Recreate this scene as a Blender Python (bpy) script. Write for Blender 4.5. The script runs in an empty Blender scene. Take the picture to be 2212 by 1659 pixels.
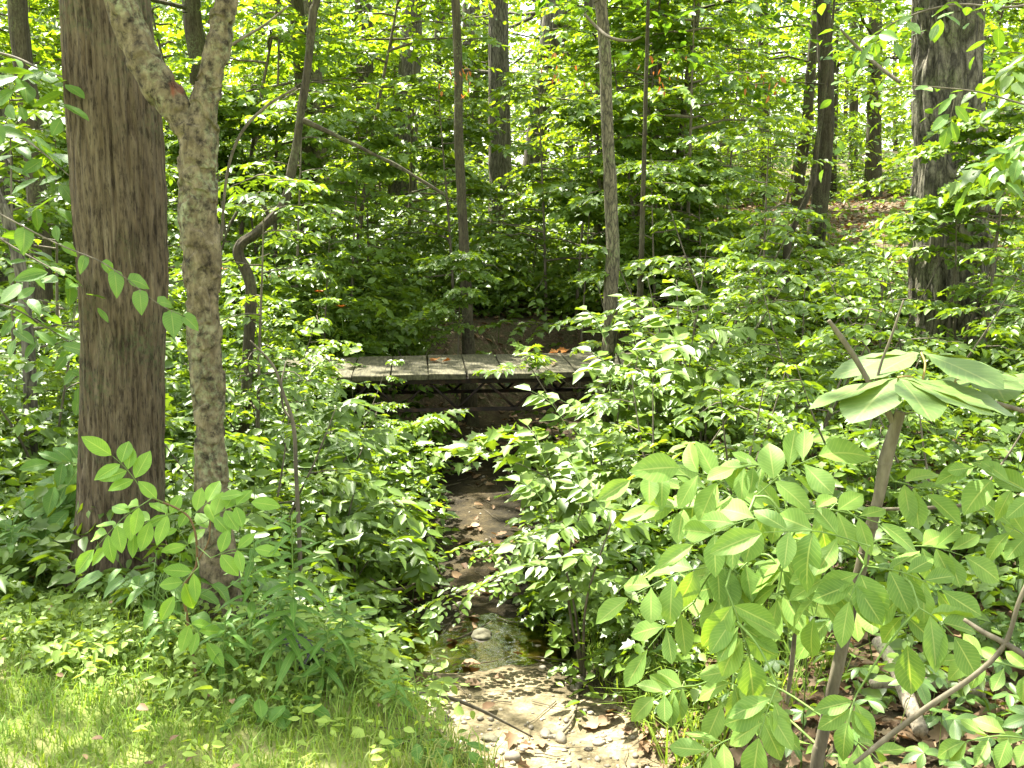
import bpy, math, random
import numpy as np
from mathutils import Vector

random.seed(7)
RNG = np.random.default_rng(7)
S = bpy.context.scene
COL = S.collection
PI = math.pi
rad = math.radians

# ------------------------------------------------------------------ camera, world, sun, exposure
CAM_Z, PITCH, LENS = 1.6, 10.0, 38.0
cam_d = bpy.data.cameras.new("camera")
cam = bpy.data.objects.new("camera", cam_d)
COL.objects.link(cam)
cam.location = (0, 0, CAM_Z)
cam.rotation_euler = (rad(90 - PITCH), 0, 0)
cam_d.lens = LENS
cam_d.sensor_width = 36
cam_d.clip_start = 0.05
cam_d.clip_end = 1000
S.camera = cam

SUN_EL, SUN_AZ = 61.0, -42.0        # azimuth measured from +Y towards +X
SD = np.array([math.sin(rad(SUN_AZ)) * math.cos(rad(SUN_EL)),
               math.cos(rad(SUN_AZ)) * math.cos(rad(SUN_EL)), math.sin(rad(SUN_EL))])
W = bpy.data.worlds.new("World")
S.world = W
W.use_nodes = True
nt = W.node_tree
bg = nt.nodes["Background"]
sky = nt.nodes.new("ShaderNodeTexSky")
sky.sky_type = 'NISHITA'
sky.sun_disc = False
sky.sun_elevation = rad(SUN_EL)
sky.sun_rotation = rad(SUN_AZ)
sky.dust_density = 2.0
hz = nt.nodes.new("ShaderNodeHueSaturation")      # hazy summer sky: much less blue
hz.inputs["Saturation"].default_value = 0.22
nt.links.new(sky.outputs[0], hz.inputs["Color"])
nt.links.new(hz.outputs[0], bg.inputs[0])
bg.inputs[1].default_value = 0.15
sl = bpy.data.lights.new("sun", 'SUN')
sl.energy = 5.0
sl.angle = rad(0.53)
sl.color = (1.0, 0.95, 0.86)
so = bpy.data.objects.new("sun", sl)
COL.objects.link(so)
so.rotation_euler = Vector(SD).to_track_quat('Z', 'Y').to_euler()
S.view_settings.view_transform = 'Standard'
S.view_settings.look = 'None'
S.view_settings.exposure = 2.6
S.view_settings.gamma = 1.0
cy = S.cycles
cy.max_bounces = 8
cy.diffuse_bounces = 5
cy.glossy_bounces = 2
cy.transmission_bounces = 5
cy.transparent_max_bounces = 6
cy.caustics_reflective = False
cy.caustics_refractive = False
cy.sample_clamp_indirect = 6.0

# ------------------------------------------------------------------ pixel -> world (2212-wide view of the photograph)
F = 1024 * LENS / 36
K = 1024 / 2212
_c, _s = math.cos(rad(PITCH)), math.sin(rad(PITCH))


def at(dx, dy, Y):
    u = (dx * K - 512) / F
    v = (384 - dy * K) / F
    d = np.array([u, _c + v * _s, -_s + v * _c])
    return np.array([0, 0, CAM_Z]) + d * (Y / d[1])


def pxr(w, Y):                       # width in that view -> radius at depth Y
    return 0.5 * w * K / F * Y * 1.02


# ------------------------------------------------------------------ numpy helpers
def _hash(ix, iy, iz, seed):
    h = (ix * 374761393 + iy * 668265263 + iz * 2147483647 + seed * 144269) & 0xFFFFFFFF
    h = ((h ^ (h >> 13)) * 1274126177) & 0xFFFFFFFF
    h = (h ^ (h >> 16)) & 0xFFFFFFFF
    return h / 4294967295.0


def vnoise(p, seed=0):
    p = np.asarray(p, float)
    i = np.floor(p).astype(np.int64)
    f = p - i
    f = f * f * (3 - 2 * f)
    r = 0
    for a in (0, 1):
        for b in (0, 1):
            for c in (0, 1):
                w = (f[..., 0] if a else 1 - f[..., 0]) * (f[..., 1] if b else 1 - f[..., 1]) * (f[..., 2] if c else 1 - f[..., 2])
                r = r + w * _hash(i[..., 0] + a, i[..., 1] + b, i[..., 2] + c, seed)
    return r


def n2(x, y, sc, seed=0):
    x = np.asarray(x, float); y = np.asarray(y, float)
    return vnoise(np.stack([x * sc, y * sc, np.zeros_like(x) + 0.37], -1), seed)


def sstep(a, b, x):
    t = np.clip((x - a) / (b - a), 0, 1)
    return t * t * (3 - 2 * t)


def nrmz(v):
    return v / np.maximum(np.linalg.norm(v, axis=-1, keepdims=True), 1e-9)


def curve(pts, n):
    P = np.asarray(pts, float)
    if len(P) == 2:
        t = np.linspace(0, 1, n)[:, None]
        return P[0] * (1 - t) + P[1] * t
    Q = np.vstack([2 * P[0] - P[1], P, 2 * P[-1] - P[-2]])
    m = len(P) - 1
    T = np.linspace(0, m, n)
    i = np.minimum(T.astype(int), m - 1)
    t = (T - i)[:, None]
    p0, p1, p2, p3 = Q[i], Q[i + 1], Q[i + 2], Q[i + 3]
    return 0.5 * (2 * p1 + (p2 - p0) * t + (2 * p0 - 5 * p1 + 4 * p2 - p3) * t ** 2 + (3 * p1 - p0 - 3 * p2 + p3) * t ** 3)


class MB:
    """collects geometry of one mesh"""
    def __init__(s):
        s.v, s.f, s.n, s.at = [], {}, 0, {}

    def add(s, v, faces, **attrs):
        v = np.asarray(v, float)
        for fa in faces:
            fa = np.asarray(fa, np.int64)
            if fa.size:
                s.f.setdefault(fa.shape[1], []).append(fa + s.n)
        s.v.append(v)
        for k, a in attrs.items():
            s.at.setdefault(k, []).append((s.n, np.broadcast_to(np.asarray(a, float), (len(v),) if np.ndim(a) < 2 else np.shape(a))))
        s.n += len(v)

    def tube(s, pts, r, seg=8, cap=True, disp=None, **attrs):
        P = np.asarray(pts, float)
        n = len(P)
        r = np.broadcast_to(np.asarray(r, float), (n,)) if np.ndim(r) == 0 else np.interp(np.linspace(0, 1, n), np.linspace(0, 1, len(r)), r)
        T = nrmz(np.gradient(P, axis=0))
        ref = np.array([1.0, 0, 0]) if abs(T[0, 0]) < 0.9 else np.array([0, 1.0, 0])
        X = np.zeros_like(P)
        x = ref
        for i in range(n):
            x = x - T[i] * np.dot(x, T[i])
            x = x / np.linalg.norm(x)
            X[i] = x
        Yv = np.cross(T, X)
        a = np.linspace(0, 2 * PI, seg, endpoint=False)
        D = np.cos(a)[None, :, None] * X[:, None] + np.sin(a)[None, :, None] * Yv[:, None]
        V = P[:, None] + D * r[:, None, None]
        if disp is not None:
            V = V + D * disp(V, D, r)[..., None]
        idx = np.arange(n * seg).reshape(n, seg)
        q = np.stack([idx[:-1], np.roll(idx[:-1], -1, 1), np.roll(idx[1:], -1, 1), idx[1:]], -1).reshape(-1, 4)
        fs = [q]
        V = V.reshape(-1, 3)
        if cap:
            V = np.vstack([V, P[0], P[-1]])
            b = n * seg
            k = np.arange(seg)
            k2 = (k + 1) % seg
            fs.append(np.stack([k2, k, np.full(seg, b)], -1))
            fs.append(np.stack([idx[-1][k], idx[-1][k2], np.full(seg, b + 1)], -1))
        s.add(V, fs, **attrs)
        return s

    def box(s, c, sx, sy, sz, R=None, jit=0.0, bev=0.0):
        b = bev
        v = []
        # chamfered box: 24 vertices
        for X in (-1, 1):
            for Yy in (-1, 1):
                for Z in (-1, 1):
                    h = np.array([X * sx / 2, Yy * sy / 2, Z * sz / 2])
                    for ax in range(3):
                        p = h.copy()
                        for o in range(3):
                            if o != ax:
                                p[o] -= np.sign(h[o]) * b
                        v.append(p)
        v = np.array(v)
        import itertools
        fs3, fs4 = [], []
        def vid(X, Yy, Z, ax):
            return ((X > 0) * 4 + (Yy > 0) * 2 + (Z > 0)) * 3 + ax
        for ax in range(3):
            o1, o2 = [k for k in range(3) if k != ax]
            for sg in (-1, 1):
                cs = []
                for (p, q) in ((-1, -1), (1, -1), (1, 1), (-1, 1)):
                    k = [0, 0, 0]; k[ax] = sg; k[o1] = p; k[o2] = q
                    cs.append(vid(*k, ax))
                fs4.append(cs)
            for p in (-1, 1):
                for q in (-1, 1):
                    cs = []
                    k = [0, 0, 0]; k[o1] = p; k[o2] = q
                    k[ax] = -1; cs.append(vid(*k, o1)); cs.append(vid(*k, o2))
                    k[ax] = 1; cs.append(vid(*k, o2)); cs.append(vid(*k, o1))
                    fs4.append(cs)
        for X in (-1, 1):
            for Yy in (-1, 1):
                for Z in (-1, 1):
                    fs3.append([vid(X, Yy, Z, 0), vid(X, Yy, Z, 1), vid(X, Yy, Z, 2)])
        if jit:
            v = v + RNG.normal(0, jit, v.shape)
        if R is not None:
            v = v @ np.asarray(R).T
        s.add(v + np.asarray(c), [np.array(fs4), np.array(fs3)])
        return s

    def build(s, name, mat, parent=None, smooth=True):
        me = bpy.data.meshes.new(name)
        V = np.vstack(s.v).astype(np.float32)
        me.vertices.add(len(V))
        me.vertices.foreach_set("co", V.ravel())
        loops, starts, tot = [], [], []
        k = 0
        for m, fl in s.f.items():
            fa = np.vstack(fl)
            loops.append(fa.ravel())
            starts.append(k + np.arange(len(fa)) * m)
            k += fa.size
        loops = np.concatenate(loops).astype(np.int32)
        starts = np.concatenate(starts).astype(np.int32)
        me.loops.add(len(loops))
        me.loops.foreach_set("vertex_index", loops)
        me.polygons.add(len(starts))
        me.polygons.foreach_set("loop_start", starts)
        me.update(calc_edges=True)
        if smooth:
            me.polygons.foreach_set("use_smooth", np.ones(len(starts), bool))
        for an, lst in s.at.items():
            vec = lst[0][1].ndim == 2
            arr = np.zeros((len(V), 3) if vec else len(V), np.float32)
            for st, a in lst:
                arr[st:st + len(a)] = a
            at_ = me.attributes.new(an, 'FLOAT_VECTOR' if vec else 'FLOAT', 'POINT')
            at_.data.foreach_set("vector" if vec else "value", arr.ravel())
        me.validate()
        if not smooth:
            me.polygons.foreach_set("use_smooth", np.zeros(len(me.polygons), bool))
        me.materials.append(mat)
        o = bpy.data.objects.new(name, me)
        COL.objects.link(o)
        if parent is not None:
            o.parent = parent
        return o


def tag(o, label=None, cat=None, group=None, kind=None):
    if label: o["label"] = label
    if cat: o["category"] = cat
    if group: o["group"] = group
    if kind: o["kind"] = kind
    return o


def thing(name, label, cat, loc=(0, 0, 0), group=None):
    o = bpy.data.objects.new(name, None)
    COL.objects.link(o)
    o.location = [float(q) for q in loc]
    o.empty_display_size = 0.1
    return tag(o, label, cat, group)


def copy_thing(root, loc, rz=0, sc=1.0):
    r = root.copy(); COL.objects.link(r)
    r.location = [float(q) for q in loc]; r.rotation_euler = (0, 0, rz); r.scale = (sc, sc, sc)
    for ch in list(root.children):
        c = ch.copy(); COL.objects.link(c); c.parent = r
    return r


# ------------------------------------------------------------------ materials
def new_mat(name):
    m = bpy.data.materials.new(name)
    m.use_nodes = True
    t = m.node_tree
    t.nodes.clear()
    out = t.nodes.new("ShaderNodeOutputMaterial")
    return m, t, out


def N(t, typ, **kw):
    n = t.nodes.new(typ)
    for k, v in kw.items():
        if k in n.inputs.keys() if isinstance(k, str) else False:
            n.inputs[k].default_value = v
        else:
            setattr(n, k, v)
    return n


def ramp(t, stops, src=None, interp='LINEAR'):
    r = t.nodes.new("ShaderNodeValToRGB")
    r.color_ramp.interpolation = interp
    e = r.color_ramp.elements
    while len(e) > 1:
        e.remove(e[-1])
    e[0].position, e[0].color = stops[0][0], (*stops[0][1], 1)
    for p, c in stops[1:]:
        x = e.new(p); x.color = (*c, 1)
    if src is not None:
        t.links.new(src, r.inputs[0])
    return r


def leaf_mat(name, cols, trans=(1.75, 1.5, 0.4), tf=0.42, rough=0.45, spec=0.58, veins=False):
    """cols: colours from dark to pale; the per-leaf and per-plant values choose among them"""
    m, t, out = new_mat(name)
    a1 = N(t, "ShaderNodeAttribute", attribute_name="rnd")
    a2 = N(t, "ShaderNodeAttribute", attribute_name="hue")
    mx = N(t, "ShaderNodeMath", operation='MULTIPLY_ADD')
    t.links.new(a1.outputs["Fac"], mx.inputs[0]); mx.inputs[1].default_value = 0.5
    h = N(t, "ShaderNodeMath", operation='MULTIPLY')
    t.links.new(a2.outputs["Fac"], h.inputs[0]); h.inputs[1].default_value = 0.5
    t.links.new(h.outputs[0], mx.inputs[2])
    n = len(cols)
    r = ramp(t, [(i / (n - 1), c) for i, c in enumerate(cols)], mx.outputs[0])
    colout = r.outputs[0]
    bumpn = None
    geo = N(t, "ShaderNodeTexCoord")
    nz = N(t, "ShaderNodeTexNoise"); nz.inputs["Scale"].default_value = 35.0; nz.inputs["Detail"].default_value = 3.0
    t.links.new(geo.outputs["Object"], nz.inputs["Vector"])
    mul = N(t, "ShaderNodeMix", data_type='RGBA', blend_type='MULTIPLY'); mul.inputs[0].default_value = 0.55
    rr = ramp(t, [(0.3, (0.72, 0.78, 0.7)), (0.7, (1.2, 1.15, 1.1))], nz.outputs["Fac"])
    t.links.new(colout, mul.inputs[6]); t.links.new(rr.outputs[0], mul.inputs[7])
    colout = mul.outputs[2]
    if veins:
        uv = N(t, "ShaderNodeAttribute", attribute_name="luv")
        sp = N(t, "ShaderNodeSeparateXYZ"); t.links.new(uv.outputs["Vector"], sp.inputs[0])
        ab = N(t, "ShaderNodeMath", operation='ABSOLUTE'); t.links.new(sp.outputs[0], ab.inputs[0])
        mid = ramp(t, [(0.0, (1, 1, 1)), (0.05, (0.6, 0.6, 0.6)), (0.075, (0, 0, 0))], ab.outputs[0])
        # side veins: y - 0.35*|x| repeated
        sv = N(t, "ShaderNodeMath", operation='MULTIPLY_ADD'); t.links.new(ab.outputs[0], sv.inputs[0]); sv.inputs[1].default_value = -0.22
        t.links.new(sp.outputs[1], sv.inputs[2])
        fr = N(t, "ShaderNodeMath", operation='MULTIPLY'); t.links.new(sv.outputs[0], fr.inputs[0]); fr.inputs[1].default_value = 11.0
        pp = N(t, "ShaderNodeMath", operation='PINGPONG'); t.links.new(fr.outputs[0], pp.inputs[0]); pp.inputs[1].default_value = 0.5
        side = ramp(t, [(0.0, (0.35, 0.35, 0.35)), (0.07, (0.2, 0.2, 0.2)), (0.16, (0, 0, 0))], pp.outputs[0])
        mxv = N(t, "ShaderNodeMath", operation='MAXIMUM'); t.links.new(mid.outputs[0], mxv.inputs[0]); t.links.new(side.outputs[0], mxv.inputs[1])
        lit = N(t, "ShaderNodeMix", data_type='RGBA'); t.links.new(mxv.outputs[0], lit.inputs[0])
        t.links.new(colout, lit.inputs[6])
        c = cols[-1]; lit.inputs[7].default_value = (min(1, c[0] * 1.35 + 0.03), min(1, c[1] * 1.15 + 0.02), c[2] * 1.3 + 0.015, 1)
        colout = lit.outputs[2]
        bp = N(t, "ShaderNodeBump"); bp.inputs["Strength"].default_value = 0.2; bp.inputs["Distance"].default_value = 0.0015
        inv = N(t, "ShaderNodeMath", operation='SUBTRACT'); inv.inputs[0].default_value = 1.0; t.links.new(pp.outputs[0], inv.inputs[1])
        t.links.new(pp.outputs[0], bp.inputs["Height"])
        bumpn = bp
    p = N(t, "ShaderNodeBsdfPrincipled")
    p.inputs["Roughness"].default_value = rough
    p.inputs["Specular IOR Level"].default_value = spec
    t.links.new(colout, p.inputs["Base Color"])
    tr = N(t, "ShaderNodeBsdfTranslucent")
    tm = N(t, "ShaderNodeMix", data_type='RGBA', blend_type='MULTIPLY'); tm.inputs[0].default_value = 1.0
    t.links.new(colout, tm.inputs[6]); tm.inputs[7].default_value = (*trans, 1)
    t.links.new(tm.outputs[2], tr.inputs[0])
    if bumpn:
        t.links.new(bumpn.outputs[0], p.inputs["Normal"])
    ms = N(t, "ShaderNodeMixShader"); ms.inputs[0].default_value = tf
    t.links.new(p.outputs[0], ms.inputs[1]); t.links.new(tr.outputs[0], ms.inputs[2])
    t.links.new(ms.outputs[0], out.inputs[0])
    return m


def bark_mat(name, cols, zs=0.12, scale=18, bump=0.6, dist=0.012, moss=None, moss_amt=0.5, rough=0.9, extra=None, crack=None, grain=(0.42, 3.2)):
    m, t, out = new_mat(name)
    tc = N(t, "ShaderNodeTexCoord")
    mp = N(t, "ShaderNodeMapping"); mp.inputs["Scale"].default_value = (1, 1, zs)
    t.links.new(tc.outputs["Object"], mp.inputs[0])
    n1 = N(t, "ShaderNodeTexNoise"); n1.inputs["Scale"].default_value = scale; n1.inputs["Detail"].default_value = 8; n1.inputs["Roughness"].default_value = 0.65; n1.inputs["Distortion"].default_value = 0.4
    t.links.new(mp.outputs[0], n1.inputs["Vector"])
    n2_ = N(t, "ShaderNodeTexNoise"); n2_.inputs["Scale"].default_value = 5.0; n2_.inputs["Detail"].default_value = 6
    t.links.new(tc.outputs["Object"], n2_.inputs["Vector"])
    vo = N(t, "ShaderNodeTexVoronoi"); vo.feature = 'DISTANCE_TO_EDGE'; vo.inputs["Scale"].default_value = scale * 0.8
    mp2 = N(t, "ShaderNodeMapping"); mp2.inputs["Scale"].default_value = (1, 1, zs * 1.6)
    ad = N(t, "ShaderNodeMix", data_type='RGBA'); ad.inputs[0].default_value = 0.06
    t.links.new(tc.outputs["Object"], mp2.inputs[0]); t.links.new(mp2.outputs[0], ad.inputs[6]); t.links.new(n2_.outputs["Color"], ad.inputs[7])
    t.links.new(ad.outputs[2], vo.inputs["Vector"])
    r = ramp(t, [(0.28 + 0.5 * i / (len(cols) - 1), c) for i, c in enumerate(cols)], n1.outputs["Fac"])
    col = r.outputs[0]
    if moss:
        rm = ramp(t, [(0.62 - 0.3 * moss_amt, (0, 0, 0)), (0.78 - 0.2 * moss_amt, (1, 1, 1))], n2_.outputs["Fac"])
        n3 = N(t, "ShaderNodeTexNoise"); n3.inputs["Scale"].default_value = 60; n3.inputs["Detail"].default_value = 4
        t.links.new(tc.outputs["Object"], n3.inputs["Vector"])
        rm3 = ramp(t, [(0.42, (0, 0, 0)), (0.62, (1, 1, 1))], n3.outputs["Fac"])
        mm = N(t, "ShaderNodeMath", operation='MULTIPLY'); t.links.new(rm.outputs[0], mm.inputs[0]); t.links.new(rm3.outputs[0], mm.inputs[1])
        mx = N(t, "ShaderNodeMix", data_type='RGBA'); t.links.new(mm.outputs[0], mx.inputs[0]); t.links.new(col, mx.inputs[6]); mx.inputs[7].default_value = (*moss, 1)
        col = mx.outputs[2]
    if extra:                         # patches where the outer bark has flaked off
        n4 = N(t, "ShaderNodeTexNoise"); n4.inputs["Scale"].default_value = 7; n4.inputs["Detail"].default_value = 5
        mp4 = N(t, "ShaderNodeMapping"); mp4.inputs["Scale"].default_value = (1, 1, 0.35); mp4.inputs["Location"].default_value = (3.1, 1.7, 0.4)
        t.links.new(tc.outputs["Object"], mp4.inputs[0]); t.links.new(mp4.outputs[0], n4.inputs["Vector"])
        r4 = ramp(t, [(0.64, (0, 0, 0)), (0.69, (1, 1, 1))], n4.outputs["Fac"])
        mx = N(t, "ShaderNodeMix", data_type='RGBA'); t.links.new(r4.outputs[0], mx.inputs[0]); t.links.new(col, mx.inputs[6]); mx.inputs[7].default_value = (*extra, 1)
        col = mx.outputs[2]
    ng = N(t, "ShaderNodeTexNoise"); ng.inputs["Scale"].default_value = scale * grain[1]; ng.inputs["Detail"].default_value = 5; ng.inputs["Roughness"].default_value = 0.7
    mpg = N(t, "ShaderNodeMapping"); mpg.inputs["Scale"].default_value = (1, 1, min(1, zs * 2.2)); t.links.new(tc.outputs["Object"], mpg.inputs[0]); t.links.new(mpg.outputs[0], ng.inputs["Vector"])
    rg_ = ramp(t, [(0.36, (grain[0], grain[0] * 0.92, grain[0] * 0.85)), (0.5, (1, 1, 1)), (0.68, (1.3, 1.25, 1.2))], ng.outputs["Fac"])
    mg = N(t, "ShaderNodeMix", data_type='RGBA', blend_type='MULTIPLY'); mg.inputs[0].default_value = 0.9
    t.links.new(col, mg.inputs[6]); t.links.new(rg_.outputs[0], mg.inputs[7]); col = mg.outputs[2]
    if crack:                         # darker crevices between the bark plates
        vc = N(t, "ShaderNodeTexVoronoi"); vc.feature = 'DISTANCE_TO_EDGE'; vc.inputs["Scale"].default_value = crack[0]
        mpc = N(t, "ShaderNodeMapping"); mpc.inputs["Scale"].default_value = (1, 1, crack[1])
        adc = N(t, "ShaderNodeMix", data_type='RGBA'); adc.inputs[0].default_value = 0.12
        t.links.new(tc.outputs["Object"], adc.inputs[6]); t.links.new(n2_.outputs["Color"], adc.inputs[7])
        t.links.new(adc.outputs[2], mpc.inputs[0]); t.links.new(mpc.outputs[0], vc.inputs["Vector"])
        rc = ramp(t, [(0.0, (crack[2],) * 3), (crack[3], (1, 1, 1))], vc.outputs["Distance"])
        mc = N(t, "ShaderNodeMix", data_type='RGBA', blend_type='MULTIPLY'); mc.inputs[0].default_value = 1.0
        t.links.new(col, mc.inputs[6]); t.links.new(rc.outputs[0], mc.inputs[7]); col = mc.outputs[2]
    p = N(t, "ShaderNodeBsdfPrincipled"); p.inputs["Roughness"].default_value = rough; p.inputs["Specular IOR Level"].default_value = 0.25
    t.links.new(col, p.inputs["Base Color"])
    hs = N(t, "ShaderNodeMath", operation='MULTIPLY_ADD'); t.links.new(vo.outputs["Distance"], hs.inputs[0]); hs.inputs[1].default_value = 0.25; t.links.new(n1.outputs["Fac"], hs.inputs[2])
    bp = N(t, "ShaderNodeBump"); bp.inputs["Strength"].default_value = bump; bp.inputs["Distance"].default_value = dist
    t.links.new(hs.outputs[0], bp.inputs["Height"]); t.links.new(bp.outputs[0], p.inputs["Normal"])
    t.links.new(p.outputs[0], out.inputs[0])
    return m


def plain_mat(name, cols, scale=8, rough=0.8, bump=0.2, spec=0.3, dist=0.01, stretch=(1, 1, 1), attr=False, metal=0.0):
    m, t, out = new_mat(name)
    tc = N(t, "ShaderNodeTexCoord")
    mp = N(t, "ShaderNodeMapping"); mp.inputs["Scale"].default_value = stretch
    t.links.new(tc.outputs["Object"], mp.inputs[0])
    nz = N(t, "ShaderNodeTexNoise"); nz.inputs["Scale"].default_value = scale; nz.inputs["Detail"].default_value = 7; nz.inputs["Roughness"].default_value = 0.62
    t.links.new(mp.outputs[0], nz.inputs["Vector"])
    src = nz.outputs["Fac"]
    if attr:
        a = N(t, "ShaderNodeAttribute", attribute_name="rnd")
        mm = N(t, "ShaderNodeMath", operation='MULTIPLY_ADD'); t.links.new(src, mm.inputs[0]); mm.inputs[1].default_value = 0.4
        m2 = N(t, "ShaderNodeMath", operation='MULTIPLY'); t.links.new(a.outputs["Fac"], m2.inputs[0]); m2.inputs[1].default_value = 0.6
        t.links.new(m2.outputs[0], mm.inputs[2]); src = mm.outputs[0]
    lo, hi = (0.1, 0.9) if attr else (0.3, 0.7)
    r = ramp(t, [(lo + (hi - lo) * i / (len(cols) - 1), c) for i, c in enumerate(cols)], src)
    p = N(t, "ShaderNodeBsdfPrincipled"); p.inputs["Roughness"].default_value = rough; p.inputs["Specular IOR Level"].default_value = spec
    p.inputs["Metallic"].default_value = metal
    t.links.new(r.outputs[0], p.inputs["Base Color"])
    bp = N(t, "ShaderNodeBump"); bp.inputs["Strength"].default_value = bump; bp.inputs["Distance"].default_value = dist
    t.links.new(nz.outputs["Fac"], bp.inputs["Height"]); t.links.new(bp.outputs[0], p.inputs["Normal"])
    t.links.new(p.outputs[0], out.inputs[0])
    return m


M_SHRUB = leaf_mat("leaf_understorey", [(0.055, 0.106, 0.013), (0.088, 0.16, 0.018), (0.126, 0.214, 0.025), (0.185, 0.27, 0.036)])
M_BACK = leaf_mat("leaf_backdrop", [(0.06, 0.12, 0.012), (0.09, 0.175, 0.018), (0.132, 0.232, 0.025), (0.18, 0.28, 0.032)], trans=(2.2, 1.75, 0.4), tf=0.48)
M_CANOPY = leaf_mat("leaf_canopy", [(0.04, 0.1, 0.015), (0.07, 0.15, 0.02), (0.1, 0.19, 0.028)], trans=(2.0, 1.7, 0.45), tf=0.5)
M_HICK = leaf_mat("leaf_hickory", [(0.105, 0.2, 0.036), (0.14, 0.255, 0.047), (0.175, 0.295, 0.058), (0.22, 0.33, 0.07)], tf=0.36, rough=0.55, spec=0.25, veins=True)
M_BUCK = leaf_mat("leaf_buckeye", [(0.085, 0.15, 0.035), (0.11, 0.185, 0.045), (0.13, 0.21, 0.05)], tf=0.3, rough=0.5, spec=0.35, veins=True)
M_LIME = leaf_mat("leaf_lime_green", [(0.11, 0.23, 0.025), (0.15, 0.29, 0.03), (0.19, 0.33, 0.04)], tf=0.4, rough=0.5, spec=0.35, veins=True)
M_WEED = leaf_mat("leaf_weed", [(0.06, 0.145, 0.02), (0.088, 0.195, 0.027), (0.125, 0.24, 0.035)], tf=0.36, rough=0.5, spec=0.3, veins=True)
M_HEART = leaf_mat("leaf_heart", [(0.065, 0.14, 0.02), (0.085, 0.18, 0.025), (0.11, 0.21, 0.03)], tf=0.36, rough=0.45, spec=0.35, veins=True)
M_CREEP = leaf_mat("leaf_creeper", [(0.06, 0.13, 0.022), (0.085, 0.175, 0.03), (0.115, 0.21, 0.04)], tf=0.33, rough=0.42, veins=True)
M_GRASS = leaf_mat("grass_blade", [(0.09, 0.18, 0.02), (0.155, 0.26, 0.03), (0.225, 0.31, 0.05), (0.36, 0.33, 0.13)], trans=(1.4, 1.3, 0.6), tf=0.4, rough=0.55, spec=0.3)
M_LITTER = leaf_mat("dead_leaf", [(0.07, 0.042, 0.022), (0.14, 0.085, 0.042), (0.22, 0.145, 0.08), (0.34, 0.25, 0.16)], trans=(1.2, 0.9, 0.5), tf=0.15, rough=0.7, spec=0.25)
M_RUST_LEAF = leaf_mat("rust_leaf", [(0.2, 0.08, 0.02), (0.3, 0.13, 0.03), (0.36, 0.18, 0.05)], trans=(1.5, 0.9, 0.4), tf=0.3, rough=0.7, spec=0.2)
M_BIGBARK = bark_mat("bark_furrowed_brown", [(0.026, 0.018, 0.009), (0.075, 0.056, 0.031), (0.122, 0.097, 0.057), (0.18, 0.15, 0.094)], zs=0.1, scale=48, bump=1.0, dist=0.016, moss=(0.07, 0.078, 0.034), moss_amt=0.45, grain=(0.25, 1.5))
M_CHERRY = bark_mat("bark_cherry", [(0.03, 0.022, 0.011), (0.085, 0.068, 0.036), (0.15, 0.125, 0.07), (0.22, 0.19, 0.115)], zs=0.5, scale=32, bump=0.9, dist=0.012, moss=(0.2, 0.23, 0.12), moss_amt=0.5, grain=(0.16, 0.9), extra=(0.13, 0.05, 0.025))
M_OAK = bark_mat("bark_ridged_grey", [(0.035, 0.031, 0.021), (0.1, 0.09, 0.062), (0.18, 0.165, 0.115), (0.25, 0.23, 0.165)], zs=0.2, scale=26, bump=1.0, dist=0.03, moss=(0.13, 0.145, 0.07), moss_amt=0.6, crack=(13, 0.13, 0.3, 0.16))
M_GREY = bark_mat("bark_pale_grey", [(0.06, 0.052, 0.036), (0.13, 0.117, 0.085), (0.2, 0.182, 0.135)], zs=0.08, scale=22, bump=0.8, dist=0.015, moss=(0.17, 0.18, 0.1), moss_amt=0.3, crack=(22, 0.1, 0.4, 0.16))
M_DARK = bark_mat("bark_dark", [(0.022, 0.018, 0.01), (0.055, 0.047, 0.026), (0.1, 0.086, 0.048)], zs=0.12, scale=24, bump=0.8, dist=0.012, moss=(0.09, 0.1, 0.045), moss_amt=0.6)
M_OLIVE = bark_mat("bark_olive", [(0.06, 0.052, 0.032), (0.125, 0.11, 0.066), (0.2, 0.175, 0.105)], zs=0.15, scale=30, bump=0.8, dist=0.01, moss=(0.14, 0.16, 0.07), moss_amt=0.5, crack=(40, 0.2, 0.35, 0.14))
M_TWIG = plain_mat("twig_bark", [(0.045, 0.038, 0.022), (0.1, 0.085, 0.052), (0.165, 0.145, 0.095)], scale=30, stretch=(1, 1, 0.3), bump=0.3)
M_STEM = plain_mat("green_stem", [(0.08, 0.15, 0.025), (0.12, 0.2, 0.035), (0.15, 0.23, 0.05)], scale=20, rough=0.5)
M_REDSTEM = plain_mat("red_stem", [(0.12, 0.07, 0.03), (0.17, 0.1, 0.04)], scale=20, rough=0.6)
M_PETIOLE = plain_mat("orange_petiole", [(0.2, 0.16, 0.04), (0.28, 0.2, 0.06)], scale=20, rough=0.5)
M_WOOD = plain_mat("weathered_plank", [(0.022, 0.02, 0.01), (0.048, 0.044, 0.022), (0.08, 0.074, 0.038), (0.13, 0.118, 0.065)], scale=7, stretch=(9, 1, 4), bump=0.35, dist=0.006, rough=0.85)
M_STEEL = plain_mat("rusty_steel", [(0.012, 0.009, 0.008), (0.03, 0.02, 0.015), (0.075, 0.04, 0.026)], scale=14, rough=0.75, bump=0.3)
M_STONE = plain_mat("stone", [(0.05, 0.048, 0.028), (0.1, 0.094, 0.055), (0.16, 0.15, 0.095)], scale=14, bump=0.4, rough=0.8, attr=False)
M_PEBBLE = plain_mat("pebble", [(0.08, 0.07, 0.05), (0.22, 0.19, 0.135), (0.36, 0.32, 0.24)], scale=40, attr=True, rough=0.7, spec=0.4)
M_PIPE = plain_mat("black_plastic", [(0.006, 0.006, 0.007), (0.014, 0.014, 0.015)], scale=30, rough=0.45, spec=0.5, bump=0.05)
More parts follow.
